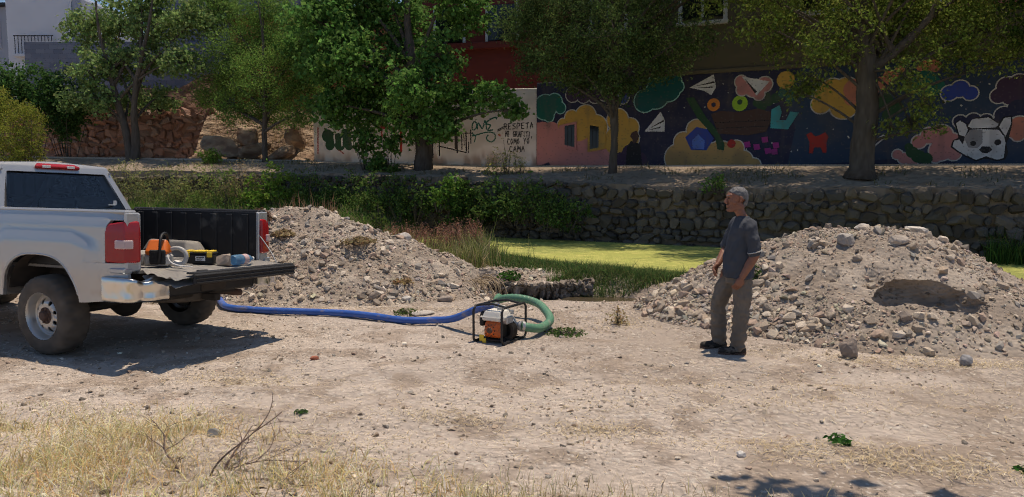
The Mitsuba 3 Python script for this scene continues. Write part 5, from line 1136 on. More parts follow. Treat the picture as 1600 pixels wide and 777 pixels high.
# bumper: two chromed ends, the left one dented, a dark middle
def bumper_end(sgn, dent):
    sec = [(-.05, .58), (.015, .585), (.031, .60), (.034, .63), (.033, .67), (.031, .71), (.032, .75), (.034, .79), (.030, .815), (.015, .828), (-.06, .83)]
    path = [(.60, -1.325), (.75, -1.33), (.88, -1.32), (.955, -1.27), (.985, -1.18), (.985, -1.05), (.975, -.93)]
    P = spline(np.column_stack([path, np.zeros(len(path))]), 36)[:, :2]
    tg = np.gradient(P, axis=0)
    nn = np.stack([-tg[:, 1], tg[:, 0]], 1)
    nn /= np.linalg.norm(nn, axis=1, keepdims=True)
    nn = np.where((nn * (P - [.5, -.9])).sum(1, keepdims=True) > 0, nn, -nn)
    sec = np.array(sec)
    X = P[:, None, 0] + nn[:, None, 0] * sec[None, :, 0]
    Y = P[:, None, 1] + nn[:, None, 1] * sec[None, :, 0]
    Zz = np.broadcast_to(sec[None, :, 1], X.shape).copy()
    if dent:
        b = f2(X + Y, Zz, 4.5, 3, 88) - .5
        X, Y, Zz = X - .05 * b, Y + .07 * b + .05 * np.exp(-((X - .86) / .06) ** 2), Zz - .05 * np.exp(-((X - .84) / .1) ** 2) * (Zz > .74)
    return grid_mesh(sgn * X, Y, Zz)
tput('bumper__chrome_end', bumper_end(-1, True), 'chrome_m', True, label='dented chrome left bumper end')
tput('bumper__chrome_end', bumper_end(1, True), 'chrome_m', True)
tput('bumper__middle_step', cat(cbox((0, -1.27, .70), (1.2, .09, .2), .02), cbox((0, -1.22, .82), (1.16, .18, .025), .008)), 'black_plastic_m')
tput('bumper__plate_recess', cbox((0, -1.318, .70), (.34, .012, .16), .004), 'under_m')
for s in (-1, 1):
    tput('bumper__dust_shield', cbox((s * .93, -1.1, .88), (.1, .2, .05), .01), 'silver_paint_m')
# the open tailgate hangs level, crumpled at its left corner
gx_, gy_ = np.meshgrid(np.linspace(-.79, .79, 64), np.linspace(0, 1, 24), indexing='ij')
cr = np.exp(-((gx_ + .79) / .22) ** 2)
def gate(zoff):
    return grid_mesh(gx_, -1.21 - .49 * gy_ + .05 * cr * gy_, .88 + zoff - .035 * gy_ + (.10 * (f2(gx_ * 1.0, gy_, 6, 3, 66) - .5) - .05 * gy_) * cr + .006 * np.cos(gx_ * 26) * (np.abs(gx_) < .6) * (gy_ > .15) * (gy_ < .85) * (zoff > -.02))
tput('tailgate__inner_panel', gate(0), 'dusty_floor_m', True)
tput('tailgate__outer_skin', gate(-.07), 'silver_paint_m', True)
tput('tailgate__edge_trim', cat(cbox((.08, -1.71, .805), (1.42, .035, .105), .012), *[cbox((.08, -1.73, .805 + d), (1.4, .016, .016), .005) for d in (-.035, 0, .035)], cbox((.08, -1.66, .86), (1.42, .1, .018), .006)), 'black_plastic_m')
tput('tailgate__side_cap', cat(cbox((.795, -1.45, .82), (.02, .46, .07), .006)), 'silver_paint_m')
tput('tailgate__latch_handle', cbox((-.42, -1.6, .868), (.12, .05, .02), .008), 'black_plastic_m')
for s in (1,):
    tput('tailgate__cable', sweep(spline([(s * .80, -1.19, 1.17), (s * .81, -1.30, 1.05), (s * .79, -1.46, .86)], 10), .007, 5), 'steel_m', True)
# cab: a hollow shell with panes
hx = [(.98, .55), (.985, .95), (.96, 1.30), (.93, 1.36)]
outer = ball_hull(*[(s * (x - .05), y, z, .05) for s in (-1, 1) for x, z in hx for y in (.93, 2.85)])
cabin = ball_hull(*[(s * .83, y, 1.34, .06) for s in (-1, 1) for y in (.94, 2.72)], *[(s * .64, y, 1.88, .06) for s in (-1, 1) for y in (1.17, 2.05)], (0, 1.2, 1.915, .06), (0, 2.05, 1.915, .06))
inner = ball_hull(*[(s * .76, y, 1.30, .05) for s in (-1, 1) for y in (1.02, 2.62)], *[(s * .60, y, 1.84, .05) for s in (-1, 1) for y in (1.23, 1.98)])
inner = inner + m3.Manifold.cube((1.7, 1.75, .75), True).translate((0, 1.88, 1.0))
def pane_prism(pts, axis, lo, hi):
    m = prism(Polygon(pts).buffer(-.02, 4).buffer(.02, 4), hi - lo)
    v = np.asarray(m.vertices)
    w = np.column_stack([v[:, 0], lo + v[:, 2], v[:, 1]]) if axis == 'y' else np.column_stack([lo + v[:, 2], v[:, 0], v[:, 1]])
    f = np.asarray(m.faces)
    if axis == 'y':
        f = f[:, ::-1]
    return m3.Manifold(m3.Mesh(w.astype(np.float32), f.astype(np.uint32)))
rear_pts = [(-.74, 1.385), (.74, 1.385), (.60, 1.845), (-.60, 1.845)]
shell = outer + cabin - inner
shell = shell - pane_prism(rear_pts, 'y', .6, 1.5)
shell = shell - pane_prism([(1.15, 1.40), (1.95, 1.40), (1.93, 1.82), (1.32, 1.83)], 'x', -1.2, 1.2) - pane_prism([(2.02, 1.40), (2.55, 1.40), (2.18, 1.80), (2.01, 1.82)], 'x', -1.2, 1.2)
shell = shell - pane_prism([(-.74, 1.40), (.74, 1.40), (.62, 1.84), (-.62, 1.84)], 'y', 2.0, 3.2)
tput('cab', tm(shell), 'silver_paint_m', 30)
def slope_pane(y0, z0, y1, z1, w0, w1):
    return trimesh.Trimesh([(-w0, y0, z0), (w0, y0, z0), (w1, y1, z1), (-w1, y1, z1)], [[0, 1, 2], [0, 2, 3]], process=False)
tput('rear_window', slope_pane(.895, 1.37, 1.125, 1.86, .76, .61), 'tinted_glass_m')
tput('rear_window__gasket', sweep(np.array([(-.745, .888, 1.385), (.745, .888, 1.385), (.605, 1.105, 1.848), (-.605, 1.105, 1.848), (-.745, .888, 1.385)]), .012, 5), 'black_plastic_m')
tput('rear_window__sticker', cat(cbox((.60, .91, 1.50), (.05, .004, .05), .001), cbox((.55, .90, 1.475), (.1, .004, .012), .001)), 'white_m')
tput('windscreen', slope_pane(2.80, 1.37, 2.17, 1.87, .76, .62), 'tinted_glass_m')
for s in (-1, 1):
    tput('side_window', trimesh.Trimesh([(s * .885, 1.1, 1.38), (s * .885, 2.62, 1.38), (s * .70, 2.15, 1.85), (s * .70, 1.28, 1.85)], [[0, 1, 2], [0, 2, 3]], process=False), 'tinted_glass_m')
    tput('seat', cat(tm(ball_hull((s * .4 - .2, 1.75, 1.2, .07), (s * .4 + .2, 1.75, 1.2, .07), (s * .4 - .18, 1.68, 1.5, .06), (s * .4 + .18, 1.68, 1.5, .06))), tm(ball_hull((s * .4 - .08, 1.65, 1.64, .05), (s * .4 + .08, 1.65, 1.64, .05)))), 'under_m', 40)
tput('brake_lamp', tm(ball_hull((-.25, 1.10, 1.905, .022), (.25, 1.10, 1.905, .022), (-.22, 1.13, 1.925, .022), (.22, 1.13, 1.925, .022))), 'red_lens_m', 40)
for s in (-1, 1):
    tput('brake_lamp__white_lens', cbox((s * .15, 1.081, 1.91), (.1, .008, .03), .002), 'white_m')
for s in (-1, 1):
    tput('roof_trim', sweep(spline([(s * .665, 1.07, 1.86), (s * .67, 1.6, 1.90), (s * .66, 2.1, 1.87)], 10), .012, 5), 'silver_paint_m', True)
# front of the truck, outside the photo
fw = ball_hull(*[(s * .9, y, z, .06) for s in (-1, 1) for y, z in ((2.8, .62), (2.8, 1.24), (4.45, .62), (4.45, 1.12))], *[(s * .5, y, z, .06) for s in (-1, 1) for y, z in ((2.8, 1.3), (4.3, 1.2))])
for s in (-1, 1):
    fw = fw - m3.Manifold.cylinder(.5, .5, .5, 32, True).rotate((0, 90, 0)).translate((s * .9, 3.66, .42))
tput('bonnet', tm(fw), 'silver_paint_m', 35)
tput('front_bumper', tm(ball_hull(*[(s * .88, 4.55, z, .06) for s in (-1, 1) for z in (.55, .78)])), 'chrome_m', 35)
for s in (-1, 1):
    tput('headlamp', cbox((s * .78, 4.49, .98), (.3, .06, .2), .02), 'clear_lens_m')
    tput('mirror', cat(tm(ball_hull((s * 1.08, 2.5, 1.38, .05), (s * 1.16, 2.5, 1.38, .05), (s * 1.08, 2.5, 1.56, .05), (s * 1.16, 2.5, 1.56, .05))), cbox((s * .99, 2.5, 1.38), (.14, .04, .04), .008)), 'black_plastic_m', 40)
tput('grille', cbox((0, 4.51, .98), (1.2, .04, .22), .01), 'black_plastic_m')
tag('pickup_truck', 'dusty silver pickup truck with its tailgate open and its left bumper dented', 'pickup truck')

# ---------------------------------------------------------------- things lying in the bed and on the tailgate
def tl(x, y, z):
    return TB.translate([x, y, z])
pm('orange_m', (.62, .14, .02), .4)
pm('grey_plastic_m', (.42, .41, .39), .5)
M = tl(-.50, -1.10, .895).rotate([0, 0, 1], -60).scale(1.2)
put('chainsaw__engine_cover', tm(ball_hull((-.06, -.05, .12, .03), (.06, -.05, .12, .03), (-.06, .05, .13, .03), (.06, .05, .13, .03), (-.05, 0, .19, .03), (.05, 0, .19, .03))), 'orange_m', 40, to=M)
put('chainsaw__motor_base', cat(cbox((0, 0, .055), (.20, .15, .10), .02), cbox((-.13, 0, .07), (.1, .12, .12), .03)), 'grey_plastic_m', to=M)
put('chainsaw__starter_cover', cat(cbox((.02, -.085, .08), (.13, .02, .12), .01), *[cbox((.02 + d, -.097, .08), (.008, .006, .08), .002) for d in (-.04, -.02, 0, .02, .04)]), 'black_plastic_m', to=M)
put('chainsaw__front_handle', sweep(spline([(.03, -.10, .03), (.05, -.12, .14), (.05, -.08, .25), (.05, .05, .26), (.04, .10, .16), (.02, .10, .04)], 26), .012, 8), 'black_plastic_m', True, to=M)
put('chainsaw__rear_handle', sweep(spline([(.10, 0, .14), (.16, 0, .15), (.215, 0, .11), (.215, 0, .05), (.12, 0, .03)], 20), .018, 8), 'grey_plastic_m', True, to=M)
put('chainsaw__guide_bar', cbox((-.30, .03, .05), (.40, .008, .07), .003), 'steel_m', to=M)
put('chainsaw__pull_cord', sweep(spline([(.1, -.09, .1), (.16, -.13, .03), (.25, -.16, .015), (.33, -.2, .012)], 14), .006, 5), 'white_m', True, to=M)
tag('chainsaw', 'orange chainsaw with a black handle lying at the left end of the open tailgate', 'chainsaw')
pm('yellow_m', (.75, .52, .04), .45)
M = tl(.02, -1.12, .885).rotate([0, 0, 1], -62)
put('tool_box__body', cat(cbox((0, 0, .055), (.30, .16, .11), .012), cbox((0, 0, .118), (.31, .17, .018), .006)), 'black_plastic_m', to=M)
put('tool_box__lid_panel', cat(cbox((0, -.01, .134), (.12, .15, .018), .005)), 'yellow_m', to=M)
for s in (-1, 1):
    put('tool_box__latch', cat(cbox((s * .115, -.01, .134), (.06, .15, .02), .005), cbox((s * .115, -.086, .10), (.055, .012, .05), .004)), 'yellow_m', to=M)
put('tool_box__label', cat(cbox((.02, -.0815, .06), (.10, .004, .05), .001)), 'white_m', to=M)
put('tool_box__label__print', cat(cbox((.02, -.0845, .072), (.08, .002, .008), .0005), cbox((.015, -.0845, .057), (.07, .002, .006), .0005), cbox((.01, -.0845, .045), (.05, .002, .006), .0005)), 'black_plastic_m', to=M)
tag('tool_box', 'black box with yellow lid panels and a white label on the tailgate', 'tool box')
q = np.random.default_rng(9)
m = rock_mesh(q, 24, .8, .35).subdivide()
put('tailgate_rock', m, 'stone_m', False, to=tl(.10, -1.37, .935).rotate([0, 0, 1], 30).scale([.12, .10, .085]), color=np.tile((.33, .27, .22), (len(m.vertices), 1)), label='brown square stone resting on the open tailgate next to a water bottle', category='stone')
scene['bottle_plastic_m'] = {'type': 'principledthin', 'base_color': rgb(.30, .55, .78), 'roughness': .15, 'spec_trans': .55, 'diff_trans': .6, 'eta': 1.35}
M = tl(.30, -1.43, .93).rotate([0, 0, 1], 75).rotate([0, 0, 1], -70)
put('water_bottle__bottle', lathe_x([(0, -.16), (.045, -.16), (.055, -.145), (.055, -.10), (.05, -.095), (.055, -.09), (.055, -.04), (.05, -.035), (.055, -.03), (.055, .05), (.04, .1), (.018, .13), (.016, .15)], 24), 'bottle_plastic_m', 40, to=M)
put('water_bottle__label', lathe_x([(.0565, -.03), (.0568, .0), (.0565, .045)], 24), 'clear_lens_m', True, to=M)
put('water_bottle__cap', lathe_x([(0, .172), (.018, .172), (.02, .165), (.02, .145)], 16), 'white_m', 40, to=M)
tag('water_bottle', 'clear bluish plastic water bottle lying on its side near the tailgate edge', 'bottle')
pm('paper_m', (.6, .58, .55), .8)
X, Y = np.meshgrid(np.linspace(-.1, .1, 12), np.linspace(-.06, .06, 8), indexing='ij')
put('crumpled_paper', grid_mesh(X, Y, .03 * f2(X, Y, 16, 2, 3) + .01), 'paper_m', False, to=tl(-.18, -1.0, .89).rotate([0, 0, 1], 20), label='crumpled pale scrap lying in the pickup bed beside the chainsaw', category='scrap')
# ---------------------------------------------------------------- the motor pump: local x along its short side facing the photographer, y away, standing on the track
PA, PB_ = np.array([-.42, 8.28]), np.array([-.115, 8.10])
px_ = (PB_ - PA) / np.linalg.norm(PB_ - PA)
gz = float(ground_z(-.1, 8.4))
PM = T().translate([float(PA[0]), float(PA[1]), gz]).rotate([0, 0, 1], math.degrees(math.atan2(px_[1], px_[0])))
def pput(part, mesh, bsdf, smooth=False):
    return put('water_pump__' + part, mesh, bsdf, smooth, to=PM)
pm('black_tube_m', (.02, .02, .021), .4)
pm('engine_orange_m', proc(lambda p, n, uv: mix((.62, .13, .025), (.34, .12, .05), smoothstep(.55, .75, fbm(p.x * 22, p.y * 22, p.z * 22, 3)))), .45)
pm('cream_m', (.68, .66, .60), .35)
pm('alloy_m', (.48, .48, .47), .45, metallic=.6)
pm('blue_hose_m', proc(lambda p, n, uv: mix(mix((.025, .085, .36), (.05, .13, .45), noise(p.x * 8, p.y * 8, p.z * 8)), (.28, .25, .25), smoothstep(.55, .78, fbm(p.x * 9, p.y * 9, p.z * 14, 4)) * .6)), .45)
pm('green_hose_m', proc(lambda p, n, uv: mix(mix((.085, .215, .135), (.14, .28, .18), noise(p.x * 8, p.y * 8, p.z * 8)), (.30, .28, .23), smoothstep(.58, .8, fbm(p.x * 9, p.y * 9, p.z * 9, 4)) * .5)), .4)
W_, D_p, H_ = .36, .52, .40
rr = .014
for x in (0, W_):
    loop = [(x, .03, .015), (x, D_p - .03, .015), (x, D_p, .045), (x, D_p, H_ - .045), (x, D_p - .04, H_), (x, .04, H_), (x, 0, H_ - .045), (x, 0, .045), (x, .03, .015)]
    pput('frame_hoop', sweep(np.array(loop), rr, 8), 'black_tube_m', 50)
for y, z in ((.12, .02), (D_p - .12, .02), (.1, H_), (D_p - .1, H_)):
    pput('cross_bar', sweep(np.array([(0, y, z), (W_ / 2, y, z + (.025 if z > .2 else 0)), (W_, y, z)]), rr * .9, 8), 'black_tube_m', 50)
for x in (0, W_):
    for y in (.05, D_p - .05):
        pput('foot', cbox((x, y, .008), (.035, .05, .022), .006), 'black_tube_m')
pput('engine_block', cat(cbox((.20, .17, .13), (.17, .16, .17), .02)), 'under_m')
k = pput('recoil_cover', tm(ball_hull((.13, .085, .10, .04), (.27, .085, .10, .04), (.14, .085, .20, .04), (.26, .085, .20, .04), (.2, .06, .15, .06))), 'engine_orange_m', 40)
pput('recoil_cover__hub', frame_mesh(lathe_x([(0, -.012), (.03, -.01), (.034, 0), (.034, .02)], 20), (.2, .006, .15), (0, 1, 0), (1, 0, 0), (0, 0, 1)), 'rust_m', 40)
pput('recoil_cover__slots', cat(*[cbox((.2 + .062 * math.cos(a), .012, .15 + .062 * math.sin(a)), (.012, .012, .012), .003) for a in np.arange(10) * np.pi / 5]), 'black_tube_m')
pput('fuel_tank', cat(tm(ball_hull((.10, .07, .27, .03), (.30, .07, .27, .03), (.10, .25, .27, .03), (.30, .25, .27, .03), (.12, .09, .325, .03), (.28, .09, .325, .03), (.12, .23, .325, .03), (.28, .23, .325, .03))), sweep(np.array([(.068, .04, .285), (.332, .04, .285), (.332, .28, .285), (.068, .28, .285), (.068, .04, .285)]), .008, 6)), 'cream_m', 40)
pput('fuel_cap', frame_mesh(lathe_x([(0, .03), (.03, .03), (.034, .02), (.034, -.01)], 20), (.24, .17, .355), (0, 0, 1), (1, 0, 0), (0, 1, 0)), 'alloy_m', 40)
pput('air_filter', tm(ball_hull((.05, .10, .20, .03), (.05, .22, .20, .03), (.06, .10, .31, .03), (.06, .22, .31, .03), (.02, .14, .25, .03))), 'black_plastic_m', 40)
pput('muffler', cat(cbox((.31, .2, .25), (.08, .13, .09), .015), *[cbox((.352, .2, .22 + d), (.006, .1, .008), .002) for d in (0, .02, .04, .06)]), 'alloy_m')
pput('pump_casing', frame_mesh(lathe_x([(0, -.08), (.06, -.08), (.10, -.06), (.115, -.02), (.115, .03), (.10, .06), (.05, .075)], 28), (.20, .38, .15), (0, 1, 0), (1, 0, 0), (0, 0, 1)), 'alloy_m', 40)
pput('flange', frame_mesh(lathe_x([(.05, -.02), (.125, -.02), (.13, 0), (.125, .02), (.05, .02)], 28), (.20, .29, .15), (0, 1, 0), (1, 0, 0), (0, 0, 1)), 'under_m', 40)
pput('fan_guard', cat(*[frame_mesh(lathe_x([(.07, -.006), (.105, -.006), (.108, 0), (.105, .006), (.07, .006)], 28), (.29, .20 + d, .13), (0, 1, 0), (1, 0, 0), (0, 0, 1)) for d in (0, .025, .05, .075)]), 'under_m', 40)
pput('inlet_pipe', frame_mesh(lathe_x([(.03, -.1), (.04, -.1), (.042, .02), (.055, .03), (.055, .06), (.042, .065)], 20), (.32, .40, .15), (1, 0, 0), (0, 1, 0), (0, 0, 1)), 'alloy_m', 40)
pput('outlet_pipe', sweep(np.array([(.20, .38, .24), (.20, .38, .30), (.17, .37, .335), (.10, .36, .34)]), .036, 12), 'alloy_m', 40)
pput('filler_cap', frame_mesh(lathe_x([(0, .03), (.022, .03), (.026, .02), (.026, -.02)], 16), (.27, .36, .30), (0, 0, 1), (1, 0, 0), (0, 1, 0)), 'alloy_m', 40)
pput('yellow_tag', cat(cbox((.085, .03, .055), (.06, .006, .07), .002), cbox((.12, .025, .03), (.05, .006, .05), .002)), 'yellow_m')
pput('base_plate', cbox((.2, .25, .035), (.2, .42, .012), .004), 'under_m')
tag('water_pump', 'orange and cream motor water pump inside a black tube frame standing on the track', 'water pump')
def wp(x, y, z):
    a = np.array(PM.matrix)
    return (a @ [x, y, z, 1])[:3]
o = wp(.10, .36, .34)
bl = [o, o + [-.18, .10, -.02], (-.66, 8.95, .14), (-.95, 9.22, .06), (-1.3, 9.27, .05), (-1.62, 9.46, .05), (-2.1, 9.72, .05), (-2.7, 9.86, .05), (-3.35, 9.98, .05), (-3.75, 10.15, .05), (-4.1, 10.7, .05), (-4.5, 11.3, .05), (-5.2, 11.8, .05)]
bl = spline(bl, 200)
bl[:, 2] = np.maximum(bl[:, 2], ground_z(bl[:, 0], bl[:, 1]) + .046)
put('blue_hose', sweep(bl, 0.043 * (1 + .16 * (f2(np.arange(200), 0, .35, 2, 4) - .5)), 14), 'blue_hose_m', True, label='blue discharge hose running from the water pump to behind the pickup', category='hose')
put('blue_hose__clamp', sweep(np.array([o, o + [-.03, .016, -.002]]), .058, 14), 'steel_m', 40)
o2 = wp(.37, .40, .15)
gr = spline([o2, o2 + [.12, .04, -.03], (.36, 8.78, .07), (.45, 9.02, .09), (.41, 9.34, .16), (.28, 9.62, .22), (.04, 9.75, .25), (-.15, 9.98, .19), (-.22, 10.4, .08), (-.2, 11.0, .02), (-.12, 11.6, -.15), (-.05, 12.0, -.28)], 420)
gr[:, 2] = np.maximum(gr[:, 2], ground_z(gr[:, 0], gr[:, 1]) + .05)
put('green_hose', sweep(gr, .049 * (1 + .035 * np.sin(np.arange(420) * 2 * np.pi / 6)), 16), 'green_hose_m', True, label='thick green suction hose looping from the water pump into the dug pit', category='hose')
put('green_hose__clamp', sweep(np.array([o2, o2 + [.03, .01, -.006]]), .061, 14), 'steel_m', 40)
# ---------------------------------------------------------------- the man: local x forward (to the left of the photo), y to his left (towards the photographer)
HG = float(ground_z(2.24, 7.75))
HP = T().translate([2.26, 7.72, HG]).rotate([0, 0, 1], 180)
skin_fn = lambda p, n, uv: mix((.20, .088, .056), (.26, .118, .075), fbm(p.x * 30, p.y * 30, p.z * 30, 2))
pm('skin_m', proc(skin_fn), .5)
pm('hair_m', proc(lambda p, n, uv: mix((.06, .06, .063), (.20, .20, .205), fbm(p.x * 45, p.y * 45, p.z * 30, 3))), .6, proc(lambda p, n, uv: noise(p.x * 260, p.y * 260, p.z * 60), 1e-3), .0025)
pm('shirt_m', proc(lambda p, n, uv: mix((.045, .05, .062), (.068, .075, .09), fbm(p.x * 12, p.y * 12, p.z * 9, 3))), .9, proc(lambda p, n, uv: fbm(p.x * 10, p.y * 10, p.z * 6, 3), 3e-3), .04)
pm('trouser_m', proc(lambda p, n, uv: mix((.12, .10, .08), (.20, .17, .14), fbm(p.x * 9, p.y * 9, p.z * 6, 3))), .9, proc(lambda p, n, uv: fbm(p.x * 13, p.y * 13, p.z * 7, 3), 3e-3), .05)
pm('boot_m', proc(lambda p, n, uv: mix((.022, .018, .015), (.13, .11, .09), smoothstep(.5, .75, fbm(p.x * 22, p.y * 22, p.z * 22, 3)))), .7)

def loft(secs, n=28):
    """Closed solid through ellipse sections (cx, cy, z, half x, half y)."""
    s = np.asarray(secs, float)
    a = np.arange(n) * 2 * np.pi / n
    v = np.stack([s[:, None, 0] + s[:, None, 3] * np.cos(a), s[:, None, 1] + s[:, None, 4] * np.sin(a), np.broadcast_to(s[:, None, 2], (len(s), n))], -1).reshape(-1, 3)
    k = np.arange(n)
    f = []
    for i in range(len(s) - 1):
        A, B = i * n + k, i * n + (k + 1) % n
        f += [np.stack([A, B, B + n], 1), np.stack([A, B + n, A + n], 1)]
    c = len(v)
    v = np.vstack([v, [[*s[0, :3]], [*s[-1, :3]]]])
    e = (len(s) - 1) * n
    f += [np.stack([(k + 1) % n, k, k * 0 + c], 1), np.stack([e + k, e + (k + 1) % n, k * 0 + c + 1], 1)]
    return m3.Manifold(m3.Mesh(v.astype(np.float32), np.vstack(f).astype(np.uint32)))
def soft(man, edge, it=12):
    m = tm(man.refine_to_length(edge))
    m.merge_vertices()
    trimesh.smoothing.filter_taubin(m, lamb=.5, nu=.53, iterations=it)
    return m

CY = -.12
# trousers
NL, FL = .0, -.27
tr = loft([(-.06, CY, .72, .12, .165), (-.062, CY, .78, .132, .168), (-.062, CY, .83, .128, .16), (-.062, CY, .86, .12, .15)])
tr = tr + chain([(-.085, -.035, .77, .105), (-.085, -.02, .62, .098), (-.075, -.01, .46, .082), (-.06, NL, .28, .078), (-.045, NL, .10, .076), (-.045, NL, .075, .072)])
tr = tr + chain([(-.03, -.21, .77, .105), (.05, -.24, .62, .097), (.095, -.26, .46, .081), (.085, FL, .28, .077), (.075, FL, .10, .075), (.075, FL, .075, .071)])
m = soft(tr, .016)
v = np.asarray(m.vertices)
fold = (meshkit.fbm(v * [9, 9, 26], 3, 5) - .5) * (.032 + .03 * np.clip(.5 - v[:, 2], 0, .5) * 2)
m.vertices = v + m.vertex_normals * fold[:, None]
put('person__trousers', m, 'trouser_m', True, to=HP)
# shirt
sh = loft([(-.065, CY, .775, .155, .20), (-.066, CY, .84, .158, .20), (-.066, CY, .95, .152, .195), (-.075, CY, 1.08, .142, .19), (-.09, CY, 1.20, .136, .195), (-.103, CY, 1.29, .124, .20), (-.106, CY, 1.345, .10, .165), (-.10, CY, 1.385, .075, .10), (-.095, CY, 1.405, .062, .072)])
sh = sh + chain([(-.115, CY + .165, 1.32, .068), (-.135, CY + .21, 1.20, .069), (-.155, CY + .225, 1.09, .065), (-.158, CY + .225, 1.06, .064)])
sh = sh + chain([(-.09, CY - .165, 1.32, .068), (-.04, CY - .22, 1.20, .068), (0, CY - .235, 1.09, .062)])
m = soft(sh, .016, 8)
v = np.asarray(m.vertices)
fold = (meshkit.fbm(v * [9, 9, 5] + v[:, 2:3] * [5, 0, 0], 3, 8) - .5) * .055 - .012 * np.abs(meshkit.noise(v * [7, 7, 12] + v[:, :1] * [0, 0, 9], 4) - .5)
m.vertices = v + m.vertex_normals * fold[:, None]
put('person__shirt', m, 'shirt_m', True, to=HP)
put('person__shirt__cuff_trim', sweep(np.array([(-.158 + .068 * math.cos(a), CY + .225 + .068 * math.sin(a), 1.062 - .018 * math.cos(a)) for a in np.linspace(0, 2 * np.pi, 25)]), .006, 6), 'grey_plastic_m', True, to=HP)
# body: one skin, head to feet (the clothes cover most of it)
HX, HZ = -.025, 1.585
body = loft([(-.06, CY, .76, .09, .12), (-.065, CY, .95, .10, .13), (-.085, CY, 1.2, .10, .14), (-.105, CY, 1.33, .08, .12), (-.09, CY, 1.40, .055, .058), (-.055, CY, 1.46, .055, .058), (-.035, CY, 1.52, .06, .06)])
for y, x0, x1, x2 in ((-.02, -.09, -.075, -.045), (-.25, -.0, .09, .075)):
    body = body + chain([(x0, y, .8, .08), (x1, y, .46, .055), (x2, y, .09, .04)])
sk = lambda x, z, r, y=0.0: (HX + x, CY + y, HZ + z, r)
head = ball_hull(sk(-.035, .03, .078), sk(.0, .035, .076), sk(.03, .02, .066), sk(.035, -.02, .058, .01), sk(.035, -.02, .058, -.01))
head = head + ball_hull(sk(.03, -.02, .06), sk(.045, -.075, .042), sk(.058, -.115, .026, .012), sk(.058, -.115, .026, -.012), sk(-.02, -.06, .055), sk(-.035, -.085, .04, .025), sk(-.035, -.085, .04, -.025))
head = head + ball_hull(sk(.088, .022, .012, .03), sk(.088, .022, .012, -.03), sk(.07, .03, .02, .045), sk(.07, .03, .02, -.045))          # brow
head = head + ball_hull(sk(.093, .005, .008), sk(.118, -.035, .011), sk(.10, -.045, .012, .012), sk(.10, -.045, .012, -.012))               # nose
head = head + ball_hull(sk(.088, -.072, .012, .018), sk(.088, -.072, .012, -.018), sk(.096, -.07, .008)) + ball_hull(sk(.086, -.087, .012, .016), sk(.086, -.087, .012, -.016))   # lips
head = head + ball_hull(sk(.082, -.118, .018), sk(.07, -.112, .02, .012), sk(.07, -.112, .02, -.012))                                       # chin
for s in (-1, 1):
    head = head + ball_hull(sk(.055, -.03, .022, s * .045), sk(.03, -.045, .022, s * .05))                                                  # cheek
    head = head + ball_hull(sk(-.02, .015, .012, s * .082), sk(-.028, .002, .013, s * .084), sk(-.018, -.035, .009, s * .076))              # ear
body = body + head
# arms with hands
def arm(sh_, el, wr, r0, r1, r2):
    return chain([(*sh_, r0), (*((np.array(sh_) + el) / 2), r0 * .95), (*el, r1), (*(np.array(el) * .6 + np.array(wr) * .4), r1 * .98), (*wr, r2)])
S1, E1, W1 = (-.115, CY + .18, 1.30), (-.162, CY + .225, 1.03), (-.045, CY + .20, .80)
S2, E2_, W2 = (-.09, CY - .18, 1.30), (.0, CY - .24, 1.05), (.115, CY - .10, .905)
body = body + arm(S1, E1, W1, .052, .046, .031) + arm(S2, E2_, W2, .052, .046, .031)
def hand(w, d, palm_n, thumb_side, curl):
    """A palm and five bent fingers: wrist w, direction d, normal of the palm."""
    w, d, pn = np.array(w, float), np.array(d, float), np.array(palm_n, float)
    d /= np.linalg.norm(d)
    pn -= d * (pn @ d); pn /= np.linalg.norm(pn)
    sd = np.cross(d, pn) * thumb_side
    out = ball_hull((*(w + d * .01), .024), *[(*(w + d * .085 + sd * q_), .014) for q_ in (-.03, .032)], *[(*(w + d * .04 + sd * q_), .017) for q_ in (-.026, .03)])
    for q_, L in ((.032, .068), (.011, .078), (-.011, .072), (-.031, .056)):
        p = w + d * .085 + sd * q_
        a, pts = 0.25, [(*p, .0095)]
        for seg in (.45, .32, .26):
            a += curl
            p = p + (d * math.cos(a) + pn * math.sin(a)) * L * seg
            pts.append((*p, .0088 if seg > .3 else .0078))
        out = out + chain(pts, 10)
    p0 = w + d * .03 + sd * .03
    p1 = p0 + (d * .6 + sd * .6 + pn * .25) * .042
    p2 = p1 + (d * .85 + sd * .1 + pn * .4) * .034
    return out + chain([(*p0, .015), (*p1, .011), (*p2, .009)], 10)
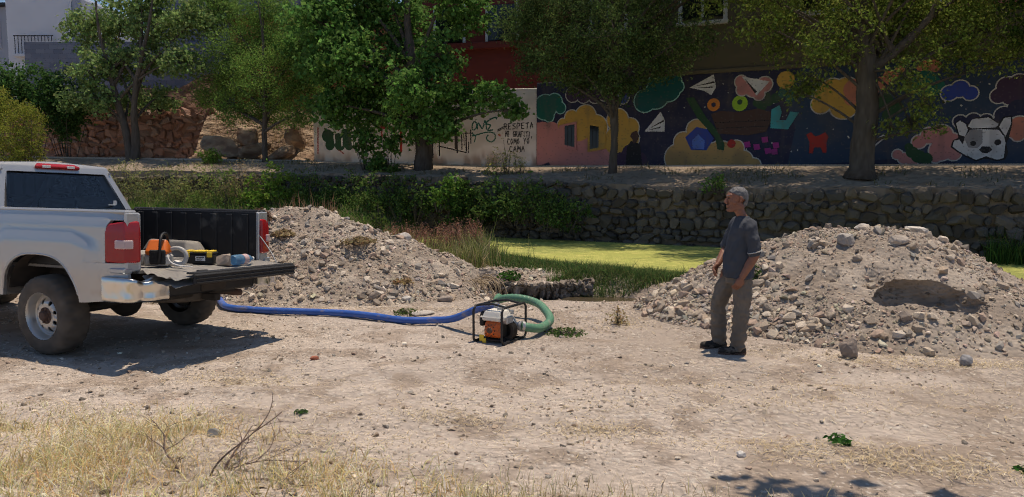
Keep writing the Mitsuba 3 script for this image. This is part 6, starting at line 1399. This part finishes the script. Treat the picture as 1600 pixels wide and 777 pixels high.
body = body + hand(W1, (.45, .02, -.88), (.2, -1, .1), 1, .32) + hand(W2, (.62, .35, -.62), (-.4, .5, -.4), -1, .4)
m = soft(body, .011, 6)
put('person__body', m, 'skin_m', True, to=HP)
# hair: a cap over the skull, cut at the hairline
cap_ = ball_hull(sk(-.036, .034, .0835), sk(.0, .040, .0805), sk(.03, .030, .067))
cap_ = cap_ + ball_hull(sk(-.06, -.005, .062, .012), sk(-.06, -.005, .062, -.012), sk(-.062, -.05, .05))
cut = m3.Manifold.cube((.3, .4, .2), True).rotate((0, -30, 0)).translate((HX + .105, CY, HZ - .03))
m = soft(cap_ - cut, .009, 5)
v = np.asarray(m.vertices)
m.vertices = v + m.vertex_normals * (.012 * (meshkit.fbm(v * 45, 3, 2) - .55))[:, None]
put('person__hair', m, 'hair_m', True, to=HP)
for s in (-1, 1):
    put('person__eye', tm(m3.Manifold.sphere(.0105, 16).translate((HX + .083, CY + s * .031, HZ + .002))), 'boot_m', True, to=HP)
    put('person__eyebrow', tm(ball_hull((HX + .10, CY + s * .018, HZ + .026, .005), (HX + .088, CY + s * .05, HZ + .03, .005))), 'hair_m', True, to=HP)
# boots
for (x, y) in ((-.045, NL), (.075, FL)):
    b = ball_hull((x - .045, y - .012, .045, .04), (x - .045, y + .012, .045, .04), (x + .06, y - .015, .045, .038), (x + .06, y + .015, .045, .038), (x + .02, y, .075, .045)) + ball_hull((x + .05, y - .02, .04, .038), (x + .05, y + .02, .04, .038), (x + .16, y - .012, .034, .034), (x + .16, y + .012, .034, .034)) + ball_hull((x - .01, y, .06, .05), (x - .005, y, .15, .052))
    k = put('person__boot', soft(b, .012, 6), 'boot_m', True, to=HP)
    sole = Point(0, 0).buffer(1)
    sole = unary_union([affinity.translate(affinity.scale(Point(0, 0).buffer(1, 12), .05, .045), x - .04, y), affinity.translate(affinity.scale(Point(0, 0).buffer(1, 12), .075, .052), x + .125, y), sbox(x - .05, y - .04, x + .13, y + .04)])
    put(f'{k}__sole', prism(sole, .022), 'rust_m', False, to=HP)
tag('person', 'grey haired man in a dark blue grey shirt and khaki trousers, standing in profile', 'person')
